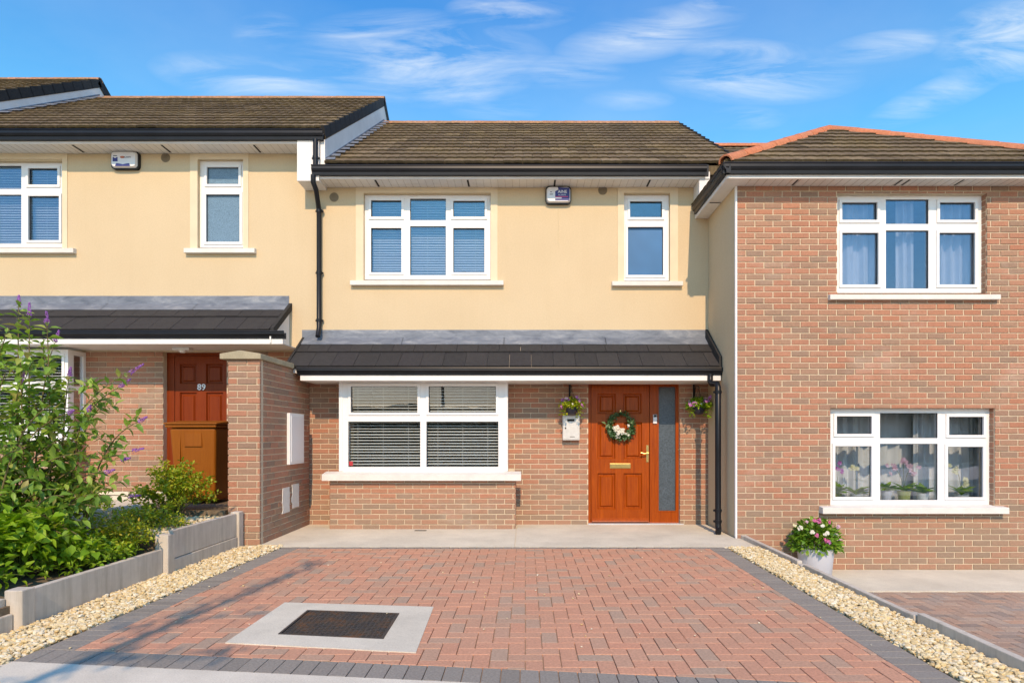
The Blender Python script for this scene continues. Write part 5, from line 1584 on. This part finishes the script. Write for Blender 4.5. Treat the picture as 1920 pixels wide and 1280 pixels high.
def bush(name, label, cat, base, radii, n, mat, shape, lsize, stems=14, seed=0, parent_thing=None, top=None):
    r = random.Random(seed)
    t = thing(name, base, label, cat)
    st = MB(); lv = []
    for k in range(stems):
        a = r.uniform(0, 6.28); ph_ = r.uniform(.15, 1.35)
        e = Vector(base) + Vector((math.cos(a)*radii[0]*math.cos(ph_), math.sin(a)*radii[1]*math.cos(ph_), radii[2]*math.sin(ph_)*r.uniform(.8, 1.1)))
        pts = bez(Vector(base), Vector(base).lerp(e, .5)+Vector((0, 0, radii[2]*.25)), e, 8)
        st.tube(pts, [.005*(1-.8*i/8) for i in range(9)], 4, False)
        m = n//stems
        for j in range(m):
            tt_ = r.uniform(.3, 1)**.8; idx = min(7, int(tt_*8)); p = pts[idx].lerp(pts[idx+1], r.random())
            d = Vector((r.gauss(0, 1), r.gauss(0, 1), r.gauss(.3, .8))).normalized()
            off = d*r.uniform(0, lsize*1.2)
            L_ = r.uniform(.7, 1.3)*lsize
            lv.append((p+off, (d+Vector((0, 0, .0))).normalized(), L_, L_*shape[0], r.uniform(-1, 1)))
    st.obj('stem', 'greenstem', t)
    emit_leaves(lv, t, mat, shape)
    return t
bush('leafy_shrub', 'low shrub with big bright green leaves at the foot of the butterfly bush', 'shrub', (-3.95, 4.85, .15), (.62, .50, .50), 1300, 'leafbright', (.66, .2, .3), .078, 44, 3)
bush('leafy_shrub', 'bright green leaves spilling at the lower left edge behind the front panel', 'shrub', (-4.0, 4.38, .15), (.42, .32, .46), 900, 'leafbright', (.66, .2, .3), .075, 34, 4)
bush('golden_shrub', 'small yellow-green shrub growing in front of the brown wheelie bin', 'shrub', (-4.0, 7.1, .33), (.50, .34, .66), 3600, 'leafyellow', (.55, .2, .2), .040, 60, 5)
bush('ground_cover_plant', 'low yellowish green plant right behind the middle post of the concrete panels', 'plant', (-3.66, 5.55, .20), (.42, .34, .34), 2200, 'leafyellow', (.45, .2, .2), .034, 50, 6)
bush('ground_cover_plant', 'low dark green foliage filling the bed just behind the long lower concrete panel', 'plant', (-3.66, 5.15, .15), (.36, .50, .27), 1700, 'leafbright', (.5, .2, .2), .046, 60, 7)
bush('ground_cover_plant', 'low bright green plant between the two panelled bays and the golden shrub', 'plant', (-3.85, 6.25, .32), (.42, .40, .20), 1500, 'leafyellow', (.5, .2, .2), .036, 50, 11)
bush('golden_shrub', 'yellow-green clump deep in the bed below the purple flower spikes', 'shrub', (-4.6, 6.6, .33), (.35, .3, .30), 900, 'leafyellow', (.5, .2, .2), .034, 30, 8)

# small blossoms helper
def blossom(mb, c, r, petals, rr, n=None):
    n = n or Vector((rr.uniform(-.5, .5), -1, rr.uniform(-.1, .6))).normalized()
    x = n.orthogonal().normalized(); y = n.cross(x)
    for k in range(petals):
        a = 6.283*k/petals + rr.random()
        d = (x*math.cos(a)+y*math.sin(a)); s = n.cross(d)
        b = len(mb.v)
        mb.v += [tuple(c), tuple(c+d*r*.6+s*r*.42+n*r*.2), tuple(c+d*r+n*r*.05), tuple(c+d*r*.6-s*r*.42+n*r*.2)]
        mb.f += [(b, b+1, b+2, b+3)]
# planter
PLc = P(1529, 1060, 7.35); pc = (PX(1529, 7.38), 7.38, -.39)
PT = thing('planter', pc, 'pale grey round pot of pink and white flowers against the red brick wall', 'planter')
mb = MB(); mb.lathe(pc, [(.165, 0), (.175, .01), (.205, .315), (.205, .33), (.19, .33), (.185, .30)], 36); smooth_by_angle(mb.obj('pot', 'pot', PT), 40)
mb = MB(); mb.lathe((pc[0], pc[1], pc[2]+.28), [(.18, 0), (.18, .01)], 20); mb.obj('soil', 'soil', PT)
rr = random.Random(8); lv = []
ctr = Vector((pc[0], pc[1], pc[2]+.36))
for k in range(1500):
    a, ph_ = rr.uniform(0, 6.28), math.asin(rr.uniform(-.25, 1)); rad = rr.uniform(.55, 1)
    d = Vector((math.cos(a)*math.cos(ph_), math.sin(a)*math.cos(ph_), math.sin(ph_)))
    p = ctr + Vector((d.x*.295*rad, d.y*.24*rad, d.z*.30*rad))
    lv.append((p, (d+Vector((0, 0, .1))+Vector((rr.gauss(0, .5), rr.gauss(0, .5), rr.gauss(0, .5)))).normalized(), rr.uniform(.035, .07), .03, rr.uniform(-1, 1)))
emit_leaves(lv, PT, 'leafmid', (.62, .2, .25))
for (bx__, by__, mt_, s_) in [(1535, 975, 'pink', .03), (1527, 976, 'pink', .02), (1555, 978, 'pink', .02), (1533, 1003, 'pink', .022), (1550, 1013, 'pink', .028), (1554, 1016, 'magpetal', .02), (1512, 978, 'palepink', .02),
                              (1502, 989, 'white', .032), (1523, 996, 'white', .028), (1543, 985, 'white', .024), (1551, 999, 'white', .026), (1547, 1002, 'white', .02), (1567, 1003, 'white', .03), (1571, 987, 'palepink', .025), (1574, 1012, 'palepink', .018), (1491, 985, 'cream', .02)]:
    mb = MB(); dd = 7.14 if 1510 < bx__ < 1560 and by__ > 982 else 7.3
    c = P(bx__, by__, dd)
    for k in range(7): blossom(mb, c+Vector((rr.gauss(0, s_*.4), rr.gauss(0, s_*.3), rr.gauss(0, s_*.35))), s_*.7, 5, rr)
    mb.obj('flower', mt_, PT)

# hanging baskets
def hanging(px, py_bowl, seed, label, side):
    Yb = D0-.20; c = P(px, py_bowl, Yb)
    t = thing('hanging_basket', c, label, 'hanging basket')
    top = PZ(722, D0-.03)
    bxp = c.x - .015*side
    mb = MB(); mb.box(bxp-.012, bxp+.012, D0-.014, D0-.004, top-.22, top+.01); mb.tube([(bxp, D0-.014, top-.03), (bxp, D0-.12, top-.01), (c.x, Yb, top-.03), (c.x, Yb-.02, top-.05)], .006, 6); mb.tube([(bxp, D0-.014, top-.19), (bxp, D0-.10, top-.03)], .005, 6)
    mb.obj('bracket', 'black', t)
    zr_ = c.z+.065
    mb = MB(); mb.lathe((c.x, c.y, c.z-.05), [(.03, 0), (.06, .01), (.085, .05), (.092, .10), (.086, .10), (.08, .08)], 20); smooth_by_angle(mb.obj('bowl', 'basket', t), 40)
    mb = MB()
    for a in (0.5, 2.6, 4.7): mb.tube([(c.x+.088*math.cos(a), c.y+.088*math.sin(a), c.z+.05), (c.x, Yb, top-.06)], .0022, 4)
    mb.obj('chain', 'black', t)
    r = random.Random(seed); lv = []
    for k in range(1000):
        a = r.uniform(0, 6.28); ph_ = math.asin(r.uniform(-.15, 1)); rad = r.uniform(.4, 1)
        d = Vector((math.cos(a)*math.cos(ph_), math.sin(a)*math.cos(ph_), math.sin(ph_)))
        p = Vector((c.x+d.x*.17*rad, c.y+d.y*.14*rad, c.z+.06+d.z*.13*rad))
        if r.random() < .22 and abs(d.x) > .55: p.z -= r.uniform(.02, .16)
        lv.append((p, Vector((r.gauss(d.x, .5), r.gauss(d.y, .5), r.gauss(.1, .5))).normalized(), r.uniform(.028, .052), .01, r.uniform(-1, 1)))
    emit_leaves(lv, t, 'leafyellow' if seed % 2 else 'leafbright', (.55, .2, .2), cap=120)
    for k in range(15):
        mb = MB(); sx = (1 if r.random() < .62 else -1)
        p = Vector((c.x + sx*r.uniform(.05, .15), c.y-r.uniform(.03, .12), c.z+.06+r.uniform(0, .12)))
        for j in range(4): blossom(mb, p+Vector((r.gauss(0, .008), 0, r.gauss(0, .008))), .019, 5, r)
        mb.obj('flower', 'magpetal' if r.random() < .8 else 'palepink', t)
    mb = MB(); blossom(mb, Vector((c.x, c.y-.13, c.z+.09)), .018, 5, r); mb.obj('flower', 'white', t)
hanging(1072, 770, 1, 'hanging basket of purple flowers above the steel post box', 1)
hanging(1310, 770, 4, 'hanging basket of purple flowers right of the door beside the black downpipe', 1)

# wreath
wc = Vector((xpx(580), YD-.025, zpx(418))); 
WR = thing('door_wreath', wc, 'green leaf wreath with white flowers hanging on the orange front door', 'wreath')
mb = MB(); R_ = .165
pts = [wc+Vector((R_*math.cos(a), 0, R_*math.sin(a))) for a in [k*math.pi/16 for k in range(33)]]
mb.tube(pts, .012, 6, False); mb.obj('ring', 'stem', WR)
r = random.Random(4); lv = []
for k in range(620):
    a = r.uniform(0, 6.283); rad = R_ + r.gauss(0, .017)
    lower = math.sin(a) < .2
    p = wc+Vector((rad*math.cos(a), r.uniform(-.035, .01), rad*math.sin(a)))
    tg = Vector((-math.sin(a), 0, math.cos(a)))*(1 if r.random() < .5 else -1); out_ = Vector((math.cos(a), 0, math.sin(a)))
    d = (tg*.8+out_*r.gauss(0, .6)+Vector((0, r.uniform(-.7, 0), 0))).normalized()
    L_ = r.uniform(.05, .085) if lower else r.uniform(.025, .045)
    lv.append((p, d, L_, .02, r.uniform(-1, 1)))
MT['wreathleaf'] = leaf_mat('wreath_leaf', [(0, (.03, .10, .03)), (.6, (.07, .17, .07)), (1, (.18, .30, .14))], .2)
emit_leaves(lv, WR, 'wreathleaf', (.5, .2, .15), cap=200)
for (a, b, s_) in [(540, 440, .045), (575, 465, .06), (590, 450, .04), (560, 485, .035), (625, 475, .035), (630, 420, .022), (553, 425, .025)]:
    mb = MB(); c = Vector((xpx(a), YD-.06, zpx(b)))
    for k in range(9): blossom(mb, c+Vector((r.gauss(0, s_*.35), r.uniform(-.02, .02), r.gauss(0, s_*.35))), s_*.6, 5, r)
    mb.obj('flower', 'white', WR)
mb = MB(); mb.box(wc.x-.008, wc.x+.008, YD-.004, YD+.004, wc.z+.17, wc.z+.22); mb.obj('hook', 'brass', WR)

# orchids on the inner sill
def orchid(px, potw, poth, potmat, flowers, fmat, label, seed, hgt=0, stem_px=None):
    Yo = wy + .12; zs = PZ(941, wy)+.001
    c = Vector((PX(px, Yo), Yo, zs)); t = thing('orchid', c, label, 'potted plant')
    mb = MB(); mb.lathe(c, [(potw*.38, 0), (potw*.5, poth), (potw*.44, poth), (potw*.42, poth*.9)], 20); smooth_by_angle(mb.obj('pot', potmat, t), 40)
    r = random.Random(seed); z = zs+poth
    for k in range(12):
        a = r.uniform(0, 6.28); mb = MB()
        add_leaf(mb, Vector((c.x, c.y, z-.01)), Vector((math.cos(a), math.sin(a)*.6, r.uniform(.3, 1.3))), r.uniform(.13, .22), .085, r.uniform(-.3, .3), .2, .35)
        mb.obj('leaf', 'leafbright' if k % 3 else 'leafmid', t)
    for (fx, fy) in flowers:
        p = P(fx, fy, Yo-.02); mb = MB(); mb.tube(bez(Vector((c.x, c.y, z)), Vector(((c.x*1.5+p.x*.5)/2, c.y, p.z)), p, 8), .003, 5); mb.obj('stem', 'greenstem', t)
        for j in range(6):
            mb = MB(); q = p + Vector((r.gauss(0, .032), -.01, r.gauss(0, .03)))
            blossom(mb, q, .034, 5, r); mb.obj('flower', fmat, t)
orchid(1570, .11, .10, 'potgreen', [(1573, 876)], 'magpetal', 'orchid with a magenta bloom at the far left of the orchid window', 1)
orchid(1605, .14, .09, 'potwhite', [(1604, 876)], 'cream', 'leafy orchid in a wide white pot in the left pane of the orchid window', 2)
orchid(1662, .13, .13, 'pot', [], 'white', 'leafy orchid without bloom in a blue-grey pot left of the green pot', 3)
orchid(1695, .16, .13, 'potgreen', [(1672, 878), (1693, 866), (1712, 878)], 'palepink', 'tall orchid with pale pink blooms in a round green pot', 4)
orchid(1730, .14, .10, 'potwhite', [], 'white', 'leafy orchid in a white pot right of the green pot', 5)
orchid(1803, .16, .08, 'potwhite', [(1790, 880), (1812, 905)], 'cream', 'orchid with cream blooms in the right pane of the orchid window', 6)

# hedge across the road (seen mirrored in the ground-floor glass)
HG = MB(); rh = random.Random(3)
nx, nz_ = 150, 9
for j in range(nz_*2+1):
    for i in range(nx+1):
        x = -50+90*i/nx; z = min(j, nz_)/nz_*(3.0 if x > -19 else 9.0); y = -22.5 if j <= nz_ else -22.5-1.4*(j-nz_)/nz_
        HG.v.append((x+rh.uniform(-.2, .2), y+rh.uniform(-.2, .2), z+(rh.uniform(-.22, .22) if j else -.5)))
for j in range(nz_*2):
    for i in range(nx): a = j*(nx+1)+i; HG.f.append((a+1, a, a+nx+1, a+nx+2))
MT['hedge'] = simple('hedge_foliage', (.03, .06, .02), .9, .5, 6, 1, 20)
stuff(tag(HG.obj('hedge', 'hedge'), 'tall dark hedge across the road, seen only mirrored in the window glass', 'hedge'))
# ------------------------------------------------------------------ street tree behind the camera (casts the long shadow)
TR = thing('street_tree', (-2.75, -2.0, 0), 'slender young street tree on the pavement behind the viewpoint', 'tree')
rr = random.Random(31)
def tp(h): 
    t = max(0, (h-3.6)/2.9)
    return Vector((-2.50 + .75*t*(1 if h > 3.6 else 0), -2.0 + .0*h, h))
pts = [tp(h) for h in (0, 1, 2, 3, 3.6, 4.3, 5, 5.7, 6.4)]
mb = MB(); mb.tube(pts, [.05, .046, .042, .04, .038, .034, .026, .018, .006], 10); tk = mb.obj('trunk', 'bark', TR, smooth=True)
lv = []; br = MB()
def twig(p, q, n, L0=.05):
    pp = bez(p, p.lerp(q, .5)+Vector((0, 0, .06)), q, 5); br.tube(pp, [.008, .007, .005, .004, .003, .002], 4, False)
    for k in range(n):
        c = pp[rr.randint(1, 5)] + Vector((rr.gauss(0, .05), rr.gauss(0, .05), rr.gauss(0, .05)))
        d = Vector((rr.gauss(0, 1), rr.gauss(0, 1), rr.gauss(0, 1))).normalized(); lv.append((c, d, rr.uniform(.04, .08), .03, rr.uniform(-1, 1)))
for k in range(26):
    h = 3.9 + 2.5*k/26; p = tp(h); a = rr.uniform(0, 6.28); l = .10*(1-(h-3.9)/2.8)+.04
    twig(p, p+Vector((math.cos(a)*l, math.sin(a)*l*1.4, .15)), 15)
for (h, dx, dy, dzz, n) in [(4.25, .70, .1, .05, 70), (4.6, -.45, .1, .25, 30), (4.8, .5, .1, .15, 25)]:
    p = tp(h); twig(p, p+Vector((dx, dy, dzz)), n)
br.obj('branch', 'bark', TR)
mb = MB()
for (p, d, l, w, roll) in lv: add_leaf(mb, p, d, l, l*.5, roll)
stuff(mb.obj('crown', 'leafmid', TR))
